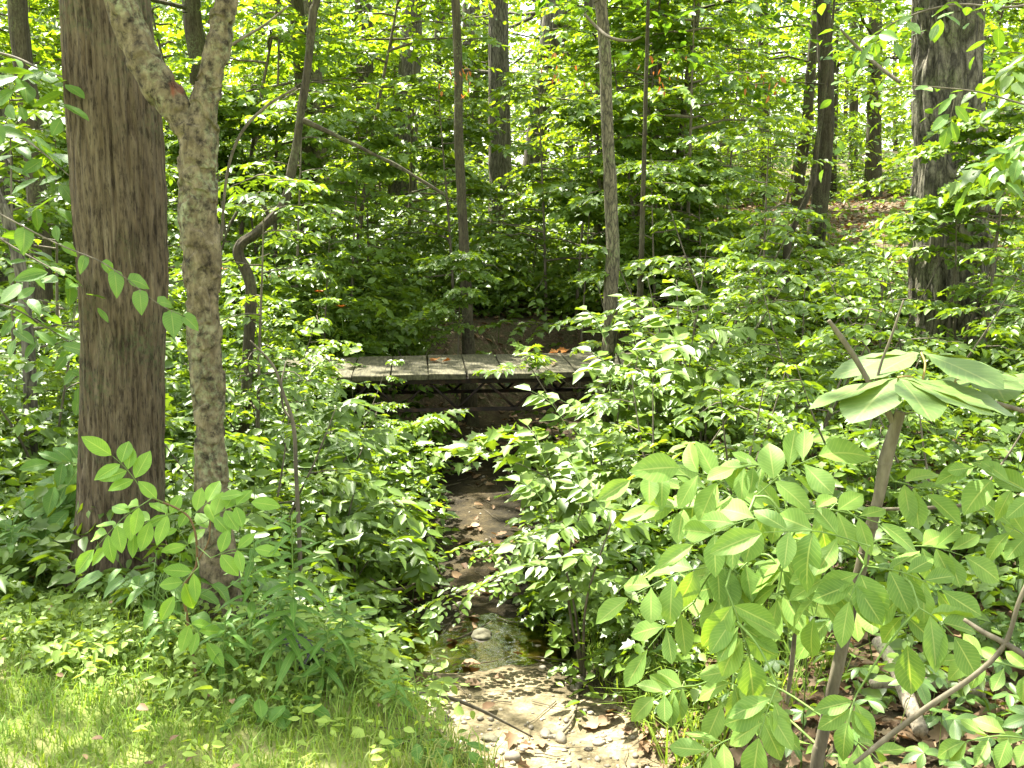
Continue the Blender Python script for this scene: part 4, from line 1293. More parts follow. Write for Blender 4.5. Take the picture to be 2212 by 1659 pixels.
for a in [
    ("B", 640, 10.6, "pale green sapling overhanging the bridge's left end"),
    ("A", 760, 11.5, "maple sapling with flat leaf tiers behind the left half of the bridge"),
    ("B", 800, 12.9, "leafy sapling left of the slim dark trunk, behind the bridge", 0.9),
    ("A", 1020, 13.0, "maple sapling whose leaves hide the middle of the slim dark trunk"),
    ("B", 1180, 12.6, "broad sapling filling the space above the bridge's middle", 1.1),
    ("A", 1250, 11.4, "maple sapling just left of the slender olive trunk"),
    ("B", 1420, 11.0, "leafy sapling just right of the slender olive trunk"),
    ("A", 1520, 11.8, "dark shaded maple sapling beyond the bridge's right end", 1.1),
    ("B", 1640, 10.2, "sapling in shade left of the brown leaf clearing", 0.85),
    ("C", 1560, 9.4, "rounded shrub at the right end of the bridge"),
    ("C", 1730, 8.6, "pale leafy shrub in front of the brown leaf clearing", 0.72),
    ("C", 1900, 8.2, "bright tiered shrub spreading before the ridged oak's foot", 0.78),
    ("A", 2120, 8.0, "maple sapling covering the ridged oak's lower right side", 0.9),
    ("B", 2230, 7.2, "leafy sapling at the right edge below the white-lit leaves", 0.8),
    ("C", 1990, 6.6, "wide shrub under the ridged oak, behind the big-leaved branch", 0.8),
    ("C", 1760, 6.4, "low shrub with sun-bleached leaves right of centre", 0.75),
    ("B", 300, 9.0, "sunlit sapling showing between the thick trunk and the cherry"),
    ("A", 120, 7.6, "broad-leaved maple sapling left of the thick brown trunk", 0.95),
    ("B", 20, 6.6, "tall leafy sapling at the left edge behind the thin leaning trunk", 0.9),
    ("C", 620, 8.2, "shrub hiding the bridge's left end", 0.65),
    ("C", 90, 5.8, "leafy shrub at the left edge beyond the lawn", 0.75),
    ("C", 560, 6.8, "leafy shrub right of the cherry's foot", 0.55),
    ("F", 700, 6.4, "small shrub on the left bank below the bridge", 0.8),
    ("F", 560, 5.2, "small shrub low on the left bank beside the cherry"),
    ("F", 1330, 6.9, "sun-bleached shrub on the right bank below the bridge", 1.1),
    ("F", 1420, 6.0, "brightest low shrub on the right bank, dappled white"),
    ("F", 1480, 7.4, "low shrub at the foot of the slender olive trunk", 1.2),
    ("F", 1600, 5.4, "small shrub behind the hickory's upper leaves", 1.0),
    ("F", 1380, 5.0, "small pale shrub at the sunny grass patch on the right bank", 0.5),
    ("F", 2060, 5.0, "small shrub in shade behind the sapling's broken top", 1.0),
    ("F", 1850, 5.6, "small shrub under the big-leaved branch", 1.0),
    ("B", 480, 12.5, "pale sapling in full sun beyond the crooked trunk", 1.0),
    ("A", 985, 10.15, "maple sapling standing before the slim dark trunk, right behind the deck", 0.75),
    ("C", 905, 10.3, "shrub crowding the bridge's far edge left of the slim dark trunk", 0.6),
    ("B", 545, 6.6, "thin-leaved sapling veiling the crooked trunk's lower bend", 0.75),
    ("C", 1480, 7.9, "tall shrub covering the bridge deck's right end", 0.85),
    ("F", 1390, 7.7, "small shrub pressed against the bridge's right end", 1.3),
    ("A", 1840, 9.6, "maple sapling at the left foot of the ridged oak", 0.42),
    ("A", 2040, 8.45, "maple sapling veiling the ridged oak's lower trunk", 0.82),
    ("B", 2110, 8.75, "thin sapling rising just right before the ridged oak", 0.66),
    ("C", 760, 8.15, "shrub leaning over the bridge's left end from the near side", 0.5),
    ("C", 2060, 8.6, "shrub screening the ridged oak's base", 1.0),
    ("A", 700, 9.9, "maple sapling leaning over the deck's left end", 0.6),
]:
    put(*a)
g1 = "understorey saplings between the trunks"
rg = np.random.default_rng(11)
i = 0
while i < 165:
    Y = rg.uniform(11.5, 30)
    dx = rg.uniform(-150, 2360)
    if Y < 20 and (1025 < dx < 1140 or ((770 < dx < 905 or 540 < dx < 580) and rg.random() < 0.6)):
        continue
    if 1560 < dx < 1980 and Y < 25:
        if rg.random() < 0.93:
            continue
    kd = "DE"[int(rg.random() < 0.4)] if Y > 16 or rg.random() < 0.5 else "AB"[int(rg.random() < 0.5)]
    put(kd, dx, Y, "understorey sapling blending into the green between the trunks" if kd in "DE" else "waist-high sapling merging into the green beyond the bridge", sc=rg.uniform(0.7, 1.15), rz=rg.uniform(0, 6.28), group=g1 if kd in "DE" else "low saplings beyond the bridge")
    i += 1

# ------------------------------------------------------------------ foreground plants, one by one
CAMP = np.array([0, 0, CAM_Z])


def compound(LV, wood, b, tip, pairs, size, droop=0.06, face=0.6, ang=1.0, t0=0.3, hue=0.5, sag=0.0, r0=0.0022, term=1.1, tilt=0.16, down=0.35):
    """a pinnate leaf: midrib from b to tip with paired leaflets and one at the end"""
    b = np.asarray(b, float); tip = np.asarray(tip, float)
    L = np.linalg.norm(tip - b)
    mid = (b + tip) / 2 + np.array([0, 0, droop * L * 1.2])
    c = curve([b, mid, tip], 14)
    if wood is not None:
        wood.tube(c, [r0, r0 * 0.45], seg=6, cap=False)
    tc_ = nrmz(CAMP - c.mean(0))
    nbase = nrmz(np.array([0, 0, 1.0]) * (1 - face) + tc_ * face)
    for k in range(pairs + 1):
        t = t0 + (1 - t0) * (k / max(pairs, 1))
        i = min(int(t * 13), 13)
        p = c[i]; d = nrmz(c[min(i + 1, 13)] - c[max(i - 1, 0)])
        side = nrmz(np.cross(d, nbase))
        if k == pairs:
            dirs = [d + np.array([0, 0, -down * 0.6])]
            sizes = [size * term]
        else:
            dirs = [d * (1 / ang) * 0.6 + s_ * side + np.array([0, 0, -down]) for s_ in (-1, 1)]
            sizes = [size * (0.7 + 0.35 * math.sin(PI * (0.25 + 0.6 * t)))] * 2
        for dd, sz in zip(dirs, sizes):
            dd = nrmz(dd + RNG.normal(0, 0.1, 3))
            nn = nrmz(nbase + RNG.normal(0, tilt, 3))
            LV.add(p[None] + dd * 0.004, dd[None], nn[None], sz * RNG.uniform(0.88, 1.1), hue=hue)


def plant_root(name, label, cat, base, group=None):
    return thing(name, label, cat, base, group)


def finish(root, parts):
    """parts: list of (name, MB, material); geometry given in world space"""
    b = np.array(root.location)
    for nm, m_, mt in parts:
        if m_.n:
            m_.v = [v - b for v in m_.v]
            m_.build(nm, mt, root)


def leaf_parts(root, lst, tm, mat, smat):
    """each compound leaf is a part, its stalk a sub-part"""
    b = np.array(root.location)
    for LV, g in lst:
        m_ = leaves_mb(LV, tm)
        m_.v = [v - b for v in m_.v]
        lf = m_.build("compound_leaf", mat, root)
        g.v = [v - b for v in g.v]
        g.build("leaf_stalk", smat, lf)


def leaves_mb(LV, tm):
    m_ = MB(); LV.into(m_, tm); return m_


# --- hickory sapling with a snapped top, lower right
Y0 = 2.75
stem_pts = D([(1760, 1700), (1775, 1600), (1798, 1490), (1826, 1370), (1852, 1260), (1878, 1150), (1898, 1075), (1912, 1000), (1928, 940), (1945, 888)], Y0)
stem_pts.insert(0, np.array([stem_pts[0][0] - 0.03, Y0, float(ground(stem_pts[0][0], Y0)) - 0.1]))
base = np.array([stem_pts[0][0], Y0, float(ground(stem_pts[0][0], Y0))])
root = plant_root("hickory_sapling", "big-leaved sapling with a snapped bare grey top filling the lower right corner", "sapling", base)
st, br_, gr = MB(), MB(), MB()
sc0 = curve(stem_pts, 120)
st.tube(sc0, rx([34, 30, 28, 28, 27, 26, 25, 25, 29, 26, 23], Y0), seg=18, disp=furrow(0.003, 3, 9, 301))
for node in (0.42, 0.62, 0.8):
    q = sc0[int(node * 119)]
    st.tube(np.array([q - [0, 0, 0.012], q, q + [0, 0, 0.012]]), [0.012, 0.0195, 0.012], seg=12)
br_.tube(curve(D([(1932, 918), (1905, 868), (1880, 830), (1850, 778), (1818, 730), (1790, 692)], Y0), 40), rx([16, 14, 13, 12, 12, 8], Y0), seg=12, disp=furrow(0.0015, 3, 9, 302))
br_.tube(curve(D([(1888, 842), (1905, 780), (1925, 728), (1952, 648)], Y0), 24), rx([7, 6, 6, 4], Y0), seg=8)
sb_ = MB()
sb_.tube(curve(D([(1690, 1112), (1740, 1130), (1790, 1160), (1840, 1190), (1862, 1200)], Y0 - 0.05), 20), rx([7, 8, 9, 9, 10], Y0), seg=8)
LV = Leaves()
HL = [  # base, tip, depth, pairs, leaflet length in view, face
    ((1631, 1073), (1765, 985), 2.65, 3, 92, .62), ((1568, 1269), (1616, 1416), 2.5, 4, 96, .72), ((1868, 1219), (1835, 1296), 2.5, 2, 100, .78),
    ((1871, 1223), (2030, 1272), 2.55, 3, 92, .75), ((1690, 1112), (1500, 1175), 2.6, 3, 96, .7), ((1640, 1105), (1470, 1010), 2.75, 3, 88, .62),
    ((1880, 1180), (1650, 1150), 2.5, 3, 100, .72), ((1700, 1100), (1900, 1130), 2.7, 3, 90, .45), ((1985, 1313), (2060, 1372), 2.45, 2, 104, .75),
    ((1850, 1500), (1832, 1556), 2.45, 2, 78, .7), ((1680, 1480), (1640, 1590), 2.4, 3, 98, .7), ((1830, 1590), (1905, 1650), 2.4, 2, 96, .7),
    ((1560, 1220), (1360, 1290), 2.65, 3, 86, .7), ((1600, 1120), (1440, 1100), 2.8, 3, 84, .55), ((1800, 1180), (1760, 1330), 2.6, 3, 92, .74),
    ((1940, 1250), (1960, 1390), 2.6, 2, 92, .75), ((1700, 1180), (1680, 1290), 2.75, 3, 90, .7), ((1620, 1420), (1560, 1520), 2.6, 2, 84, .7),
    ((1500, 1300), (1400, 1400), 2.8, 2, 80, .7), ((1950, 1180), (2080, 1200), 2.8, 3, 80, .62), ((1590, 1590), (1500, 1650), 2.45, 2, 92, .7), ((1560, 1060), (1460, 1075), 2.9, 2, 80, .6)]
rh = np.random.default_rng(77)
for _k in range(26):
    _a, _b = rh.uniform(1420, 2060), rh.uniform(1010, 1600)
    _d = rh.choice([-1, 1])
    if _a > 1640 and _b > 1290:
        continue
    HL.append(((_a, _b), (_a + _d * rh.uniform(50, 120), _b + rh.uniform(-10, 110)), rh.uniform(2.75, 3.25), int(rh.integers(2, 4)), rh.uniform(62, 90), rh.uniform(.35, .75)))
cl_parts = []
woodpts = np.vstack([sc0[20:], curve(D([(1690, 1112), (1740, 1130), (1790, 1160), (1840, 1190)], Y0 - 0.05), 20)])
for (b, tp, Y, pr_, ln, fc) in HL:
    pb, pt = at(*b, Y), at(*tp, Y - 0.04)
    LV, gr = Leaves(), MB()
    cl_parts.append((LV, gr))
    compound(LV, gr, pb, pt, pr_, ln * K / F * Y * 1.06, face=fc * 0.86 + RNG.normal(0, 0.12), tilt=0.32, hue=0.2 + 0.6 * RNG.random(), down=0.38, t0=0.34)
    # petiole back to the nearest wood
    q = woodpts[np.argmin(np.linalg.norm(woodpts - pb, axis=1))]
    woodpts = np.vstack([woodpts, pb, pb * 0.5 + pt * 0.5])
    gr.tube(curve([q, (q * 0.5 + pb * 0.5) + [0, 0, 0.02], pb], 10), [0.0038, 0.0024], seg=6, cap=False)
finish(root, [("stem", st, M_TWIG), ("broken_branch", br_, M_TWIG), ("branch", sb_, M_TWIG)])
leaf_parts(root, cl_parts, T_HICK, M_HICK, M_STEM)

# --- the bare grey branch crossing the corner
root = plant_root("bare_branch", "bare grey forked branch slanting across the bottom right corner", "branch", at(2300, 1500, 2.2))
m_ = MB()
m_.tube(curve([at(1845, 1650, 2.25), at(1900, 1606, 2.24), at(2000, 1530, 2.22), at(2110, 1455, 2.2), at(2172, 1388, 2.2), at(2205, 1290, 2.2), at(2260, 1180, 2.2)], 50), rx([9, 13, 13, 12, 11, 10, 9], 2.2), seg=10)
m_.tube(curve([at(2082, 1338, 2.26), at(2125, 1366, 2.23), at(2172, 1390, 2.2), at(2240, 1432, 2.17), at(2330, 1490, 2.15)], 30), rx([9, 12, 13, 14, 15], 2.2), seg=10)
finish(root, [("wood", m_, M_TWIG)])

# --- big palmate leaves on a branch, right
def palmate(LV, c, R, angs, lens, drop=0.18, hue=0.5, tilt=0.1):
    for a, l in zip(angs, lens):
        a = rad(a)
        d = np.array([math.cos(a), math.sin(a), -drop + RNG.normal(0, 0.05)])
        n = np.array([RNG.normal(0, tilt), -0.06 + RNG.normal(0, tilt), 1.0])
        LV.add(c[None] + d * 0.006, d[None], n[None], l * 1.2, hue=hue)


root = plant_root("buckeye_branch", "branch with two whorls of very large flat leaves under the snapped twig", "branch", at(2300, 905, 2.75))
w_, pt_, pu_, pr2 = MB(), MB(), MB(), MB()
LV = Leaves()
cU, cL = at(1990, 762, 2.85), at(1940, 815, 2.7)
J = at(1990, 832, 2.78)
w_.tube(curve([at(2420, 960, 2.7), at(2300, 908, 2.72), at(2212, 888, 2.75), at(2085, 852, 2.78), J], 40), rx([15, 13, 11, 9, 6], 2.75), seg=9)
pu_.tube(curve([J, (J + cU) / 2 + [0.01, 0, 0.01], cU], 12), 0.0032, seg=6); pt_.tube(curve([J, (J + cL) / 2 + [0, 0, 0.012], cL], 12), 0.0032, seg=6)
LV = Leaves(); whorls = [(LV, pu_)]
palmate(LV, cU, 0.2, [178, 212, 300, 8, 40, 140], [0.2, 0.17, 0.21, 0.24, 0.2, 0.15], drop=0.14)
LV = Leaves(); whorls.append((LV, pt_))
palmate(LV, cL, 0.2, [188, 225, 275, 322, 345, 70], [0.2, 0.2, 0.17, 0.2, 0.24, 0.15], drop=0.24)
J2 = at(2130, 870, 2.95); cR = at(2130, 812, 3.05)
pr2.tube(curve([at(2110, 862, 2.79), (cR + J) / 2, cR], 12), 0.003, seg=6)
LV = Leaves(); whorls.append((LV, pr2))
palmate(LV, cR, 0.2, [200, 260, 320, 10, 90], [0.16, 0.17, 0.18, 0.17, 0.13], drop=0.08)
finish(root, [("wood", w_, M_TWIG)])
leaf_parts(root, whorls, T_BUCK, M_BUCK, M_PETIOLE)

# --- leafy twigs hanging in at the right edge and the top right
def twig(name, label, pts, Ys, r, leafpx, n, mat, tm, face=0.4, down=0.5, hue=0.5, pairs=False, cat="branch", wood_mat=None, sub=0):
    P = [at(p[0], p[1], y) for p, y in zip(pts, Ys)]
    root = plant_root(name, label, cat, P[0])
    c = curve(P, 40)
    w_ = MB(); w_.tube(c, [r, r * 0.35], seg=8)
    LV = Leaves()
    size = leafpx * K / F * np.mean(Ys)
    tl = np.linspace(0.15, 1.0, n)
    for k, t in enumerate(tl):
        i = min(int(t * 39), 38)
        d = nrmz(c[i + 1] - c[i])
        tc_ = nrmz(CAMP - c[i])
        nb = nrmz(np.array([0, 0, 1.0]) * (1 - face) + tc_ * face)
        sd_ = nrmz(np.cross(d, nb))
        for s_ in ((-1, 1) if pairs else ((-1) ** k,)):
            dd = d * 0.6 + sd_ * s_ * (0.9 if k < n - 1 else 0.2) + np.array([0, 0, -down * RNG.uniform(0.4, 1.3)]) + RNG.normal(0, 0.14, 3)
            dd = nrmz(dd)
            pe = c[i] + dd * size * 0.14
            w_.tube(np.array([c[i], pe]), [r * 0.3, r * 0.22], seg=5, cap=False)
            LV.add(pe[None], dd[None], (nb + RNG.normal(0, 0.22, 3))[None], size * RNG.uniform(0.75, 1.15), hue=hue)
    finish(root, [("twig", w_, wood_mat or M_TWIG), ("leaves", leaves_mb(LV, tm), mat)])
    return root


twig("leafy_twig", "heart-leaved twig dangling across the middle of the thick brown trunk", [(-60, 430), (110, 520), (213, 563), (270, 600), (340, 655), (400, 684)], [3.7, 3.6, 3.5, 3.5, 3.5, 3.5], 0.003, 52, 10, M_HEART, T_HEART, face=0.55, down=0.8)
twig("leafy_branch", "small leaf spray hanging down in front of the ridged oak", [(2062, 196), (2060, 222), (2054, 250), (2050, 270)], [3.9] * 4, 0.002, 42, 5, M_HEART, T_LIME, face=0.5, down=0.9)
twig("leafy_branch", "big-leaved twig entering at the right edge beside the hickory's top", [(2330, 1090), (2240, 1070), (2170, 1040), (2110, 1005)], [2.7] * 4, 0.004, 88, 5, M_HICK, T_HICK, face=0.6, down=0.4, pairs=True, wood_mat=M_STEM)
twig("leafy_branch", "leafy twig low at the right edge above the bare forked branch", [(2330, 1190), (2240, 1170), (2190, 1140)], [2.8] * 3, 0.004, 80, 4, M_HICK, T_HICK, face=0.6, down=0.4, pairs=True, wood_mat=M_STEM)
twig("leafy_branch", "leafy twig behind the bare forked branch at the right edge", [(2330, 1480), (2230, 1450), (2150, 1430), (2090, 1420)], [2.9] * 4, 0.004, 74, 5, M_HICK, T_HICK, face=0.55, down=0.4, pairs=True, wood_mat=M_STEM)
twig("leafy_branch", "leafy twig in the bottom right corner under the bare branch", [(2330, 1640), (2230, 1600), (2160, 1590), (2090, 1600)], [2.7] * 4, 0.004, 74, 5, M_HICK, T_HICK, face=0.55, down=0.4, pairs=True, wood_mat=M_STEM)

# --- lime-leaved seedling in front of the left trunks
b0 = gp(430, 1480)
root = plant_root("ash_seedling", "lime-green compound-leaved seedling in front of the two left trunks", "seedling", b0)
w_, g_ = MB(), MB()
LV = Leaves()
Yl = 3.3
stemc = curve([b0 + [0, 0, -0.05], at(405, 1340, 3.35), at(397, 1270, Yl), at(425, 1215, Yl), at(410, 1120, Yl), at(330, 1075, Yl)], 60)
w_.tube(stemc, [0.0055, 0.003], seg=8)
w_.tube(curve([at(425, 1215, Yl), at(450, 1170, Yl), at(455, 1120, Yl)], 14), [0.003, 0.002], seg=6)
cl_parts = []
for b, tp, Y, pr_, ln, fc in [((305, 1055), (243, 985), 3.3, 3, 62, .6), ((330, 1075), (205, 1185), 3.15, 4, 66, .5), ((400, 1100), (240, 1180), 3.2, 3, 66, .55), ((440, 1130), (540, 1085), 3.3, 3, 58, .55), ((430, 1225), (378, 1285), 3.2, 2, 62, .75),
                              ((455, 1205), (548, 1185), 3.2, 2, 54, .7), ((425, 1215), (340, 1080), 3.3, 3, 54, .55), ((400, 1340), (445, 1385), 3.3, 2, 60, .55), ((410, 1120), (470, 1075), 3.35, 2, 54, .5)]:
    LV, g_ = Leaves(), MB()
    cl_parts.append((LV, g_))
    compound(LV, g_, at(*b, Y), at(*tp, Y - 0.03), pr_, ln * K / F * Y, face=fc, hue=RNG.uniform(0.35, 0.8), down=0.25, t0=0.25, r0=0.0016)
    q = stemc[np.argmin(np.linalg.norm(stemc - at(*b, Y), axis=1))]
    g_.tube(np.array([q, at(*b, Y)]), [0.0022, 0.0016], seg=5, cap=False)
finish(root, [("stem", w_, M_REDSTEM)])
leaf_parts(root, cl_parts, T_LIME, M_LIME, M_STEM)

b0 = gp(150, 1240)
root = plant_root("ash_seedling", "dull green compound-leaved seedling half hidden behind the thick brown trunk", "seedling", b0)
w_, g_, LV = MB(), MB(), Leaves()
cl_parts = []
for tp in [(85, 1060), (60, 1130), (110, 1000), (20, 1180), (150, 1100)]:
    bb = at(195, 1010 + (tp[1] - 1000) * 0.5, 4.6)
    LV, g_ = Leaves(), MB()
    cl_parts.append((LV, g_))
    compound(LV, g_, bb, at(*tp, 4.5), 3, 64 * K / F * 4.5, face=.5, hue=0.4, down=0.3, t0=0.25)
    w_.tube(curve([b0 + [0, 0, -0.03], (b0 + bb) / 2 + [0.02, 0, 0.02], bb], 16), [0.005, 0.002], seg=6)
finish(root, [("stem", w_, M_STEM)])
leaf_parts(root, cl_parts, T_LIME, M_WEED, M_STEM)


# --- tall weeds with narrow leaves
def lance_weed(label, base_d, top_d, Y, n, ln, hue=0.5, name="tall_weed", tm=None, mat=None):
    b = gp(*base_d) if Y is None else at(base_d[0], base_d[1], Y)
    Y = b[1]
    b = np.array([b[0], b[1], float(ground(b[0], b[1]))])
    tpp = at(top_d[0], top_d[1], Y - 0.05)
    root = plant_root(name, label, "weed", b)
    c = curve([b - [0, 0, 0.03], b * 0.5 + tpp * 0.5 + RNG.normal(0, 0.012, 3), tpp], 40)
    w_ = MB(); w_.tube(c, [0.0042, 0.0016], seg=7)
    LV = Leaves()
    size = ln * K / F * Y
    for k in range(n):
        t = 0.22 + 0.78 * (k / (n - 1)) ** 0.8
        i = min(int(t * 39), 39)
        a = k * 2.4 + RNG.normal(0, 0.2)
        up_ = 0.1 + 0.75 * t ** 3
        d = np.array([math.cos(a), math.sin(a), up_ - 0.15])
        s = size * (0.55 + 0.6 * math.sin(PI * min(1, 0.25 + 0.75 * (1 - t)))) * (1 - 0.45 * t ** 4)
        LV.add(c[i][None], d[None], np.array([[-math.cos(a) * 0.35, -math.sin(a) * 0.35 - 0.1, 1.0]]) + RNG.normal(0, 0.12, (1, 3)), s * RNG.uniform(0.85, 1.1), hue=hue)
    finish(root, [("stalk", w_, M_STEM), ("leaves", leaves_mb(LV, tm or T_GOLD), mat or M_WEED)])


for a in [("tallest narrow-leaved weed at the lawn edge, right of the cherry", (642, 1500), (630, 1115), None, 42, 84),
          ("second narrow-leaved weed, just right of the cherry's foot", (537, 1440), (548, 1165), None, 32, 78),
          ("narrow-leaved weed overhanging the stream's left side", (760, 1470), (742, 1290), None, 26, 80),
          ("low narrow-leaved weed between the two tallest ones", (590, 1490), (600, 1300), None, 26, 74),
          ("narrow-leaved weed beside the black drain pipe", (690, 1500), (712, 1345), None, 22, 74),
          ("narrow-leaved weed in front of the cherry's foot", (470, 1480), (488, 1330), None, 22, 66),
          ("short starry-topped weed right of the thick trunk's foot", (372, 1430), (362, 1305), None, 18, 52),
          ("small narrow-leaved weed at the edge of the sunny gravel", (850, 1545), (862, 1455), None, 16, 60),
          ("small narrow-leaved weed left of the thick trunk's foot", (100, 1270), (104, 1165), None, 16, 46),
          ("narrow-leaved weed at the left edge above the lawn", (40, 1290), (30, 1130), None, 20, 64)]:
    lance_weed(*a)


def broad_weed(label, base_d, n, ln, hgt, hue=0.5, mat=None, tm=None, name="broad_weed"):
    b = gp(*base_d); b = np.array([b[0], b[1], float(ground(b[0], b[1]))])
    root = plant_root(name, label, "weed", b)
    w_, LV = MB(), Leaves()
    size = ln * K / F * b[1]
    for k in range(n):
        a = k * 2.4 + RNG.normal(0, 0.25)
        hh = hgt * RNG.uniform(0.35, 1.0)
        r_ = hgt * RNG.uniform(0.2, 0.75)
        e = b + np.array([math.cos(a) * r_, math.sin(a) * r_, hh])
        w_.tube(curve([b - [0, 0, 0.02], b * 0.6 + e * 0.4 + [0, 0, hh * 0.25], e], 10), [0.003, 0.0014], seg=5, cap=False)
        d = np.array([math.cos(a), math.sin(a), -0.35])
        LV.add(e[None], d[None], np.array([[math.cos(a) * 0.2, -0.25 + math.sin(a) * 0.2, 1.0]]) + RNG.normal(0, 0.18, (1, 3)), size * RNG.uniform(0.7, 1.15), hue=hue)
    finish(root, [("stalks", w_, M_STEM), ("leaves", leaves_mb(LV, tm or T_HEART), mat or M_HEART)])


for a in [("heart-leaved weed right against the thick brown trunk's foot", (330, 1340), 14, 56, 0.26),
          ("heart-leaved weed hiding the ground between the two left trunks", (385, 1370), 14, 54, 0.3),
          ("broad-leaved weed lying at the lawn's edge before the tall weeds", (560, 1560), 8, 60, 0.10),
          ("broad-leaved weed beside the lawn's tip at the gravel", (640, 1560), 8, 58, 0.08),
          ("pale broad weed in the lawn's far right tip", (900, 1625), 7, 58, 0.07),
          ("broad-leaved weed in the bottom centre at the lawn's tip", (985, 1650), 6, 60, 0.07),
          ("rounded weed left of the thick trunk near the lawn", (110, 1330), 8, 36, 0.08),
          ("heart-leaved weed at the far left above the lawn", (30, 1230), 14, 44, 0.3)]:
    broad_weed(*a, mat=M_WEED if "pale" in a[0] or "lawn" in a[0] else M_HEART, tm=T_LIME if "broad" in a[0] else T_HEART)

# --- creeper leaves carpeting the lower right
rg = np.random.default_rng(23)
def creeper_patch(label, n, x0, x1, y0, y1, h0, h1, size, mask, name="creeper_carpet"):
    x, y = scatter(n, x0, x1, y0, y1, mask, rg)
    LV = Leaves(); m_ = MB()
    for xx, yy in zip(x, y):
        z = float(ground(xx, yy))
        h = rg.uniform(h0, h1)
        a0 = rg.random() * 6.28
        c = np.array([xx, yy, z + h])
        s = size * rg.uniform(0.65, 1.2)
        tl = rg.normal(0, 0.2, 2)
        hu = rg.random()
        for k, da in enumerate((-1.9, -1.0, 0, 1.0, 1.9)):
            a = a0 + da
            d = np.array([math.cos(a), math.sin(a), -0.22 + tl[0] * math.cos(a) + tl[1] * math.sin(a)])
            LV.add(c[None], d[None], np.array([[tl[0] * -1, tl[1] * -1 - 0.12, 1.0]]), s * (1.0, 0.95, 1.1, .95, 0.8)[k] * rg.uniform(0.9, 1.1), hue=hu)
        m_.tube(np.array([[xx + rg.normal(0, 0.04), yy + 0.03, z - 0.01], c]), [0.0016, 0.001], seg=4, cap=False)
    b = MB(); LV.into(b, T_CREEP)
    b.f.update({k: b.f.get(k, []) + [q + b.n for q in v] for k, v in m_.f.items()})
    b.v += m_.v; b.n += m_.n
    return tag(b.build(name, M_CREEP), label, "creeper", kind="stuff")


creeper_patch("five-fingered creeper leaves carpeting the bank at the lower right", 330, 0.22, 2.3, 2.75, 4.6, 0.03, 0.3, 0.075, lambda x, y: sstep(0.4, 0.75, stream_dist(x, y)) * (0.35 + 0.65 * (n2(x, y, 2.2, 95) > 0.42)))
creeper_patch("creeper leaves and seedlings over the right bank further back", 260, 0.5, 3.4, 4.4, 6.4, 0.05, 0.4, 0.075, lambda x, y: sstep(0.4, 0.75, stream_dist(x, y)))
creeper_patch("creeper leaves at the foot of the left bank", 90, -1.4, -0.35, 3.9, 6.5, 0.03, 0.16, 0.06, lambda x, y: sstep(0.45, 0.6, stream_dist(x, y)) * nolawn(x, y))


# --- sprigs and seedlings about the stream and the bridge
def sprig(name, label, cat, pts, Ys, leafpx, nsub, nl, mat, tm, sub=0.25, r=0.003, wood_mat=None, hue=0.5, droop=0.3, tilt=0.25, opp=False):
    P = [at(p[0], p[1], y) for p, y in zip(pts, Ys)]
    root = plant_root(name, label, cat, P[0])
    c = curve(P, 40)
    L = np.linalg.norm(c[-1] - c[0])
    w_ = MB(); w_.tube(c, [r, r * 0.3], seg=7)
    LV = Leaves()
    t = np.linspace(0.2, 0.98, nsub)
    i = (t * 38).astype(int)
    d = nrmz(c[i + 1] - c[i])
    sd_ = nrmz(np.cross(d, [0, 0, 1.0]))
    sg = np.where(np.arange(nsub) % 2 == 0, 1.0, -1.0)[:, None]
    dd = d * 0.7 + sd_ * sg * 0.8 + RNG.normal(0, 0.15, (nsub, 3))
    sprays(LV, c[i], dd, L * sub * RNG.uniform(0.7, 1.2, nsub), nl, leafpx * K / F * np.mean(Ys), droop=droop, tilt=tilt, hue=hue, opp=opp)
    finish(root, [("twig", w_, wood_mat or M_TWIG), ("leaves", leaves_mb(LV, tm), mat)])


sprig("leafy_branch", "broad-leaved branch reaching in at the left edge beside the dark trunk's top", "branch", [(-120, 90), (20, 120), (90, 150), (160, 175)], [4.6, 4.5, 4.4, 4.3], 66, 9, 5, M_HEART, T_LIME, sub=0.36, r=0.007, droop=0.5, tilt=0.35, hue=0.5)
sprig("leafy_branch", "drooping broad-leaved branch at the left edge, level with the cherry's fork", "branch", [(-120, 240), (0, 270), (80, 320), (150, 380)], [4.9, 4.8, 4.6, 4.5], 62, 9, 5, M_HEART, T_LIME, sub=0.36, r=0.007, droop=0.5, tilt=0.35, hue=0.5)
sprig("leafy_branch", "lower broad-leaved branch at the left edge, touching the thick brown trunk", "branch", [(-180, 430), (-60, 480), (40, 540), (130, 590)], [4.4, 4.3, 4.2, 4.1], 62, 9, 5, M_HEART, T_LIME, sub=0.36, r=0.007, droop=0.5, tilt=0.35, hue=0.5)
sprig("leafy_branch", "leafy branch at the left edge, level with the heart-leaved twig's tip", "branch", [(-110, 640), (10, 660), (90, 700), (180, 760)], [5.0, 4.9, 4.9, 4.9], 56, 9, 5, M_HEART, T_LIME, sub=0.36, r=0.006, droop=0.5, tilt=0.35, hue=0.5)
sprig("leafy_branch", "leafy twig across the very top of the ridged oak", "branch", [(2330, -20), (2190, 15), (2060, 10), (1950, 40), (1890, 75)], [3.6, 3.6, 3.6, 3.6, 3.6], 46, 9, 5, M_HEART, T_LIME, sub=0.36, r=0.005, droop=0.5, tilt=0.35, hue=0.5)
sprig("leafy_branch", "leafy twig with a hanging spray crossing the middle of the ridged oak", "branch", [(2330, 250), (2212, 225), (2120, 200), (2040, 190), (1960, 186), (1890, 200)], [3.9] * 6, 36, 9, 4, M_HEART, T_LIME, sub=0.36, r=0.004, droop=0.5, tilt=0.35, hue=0.5)
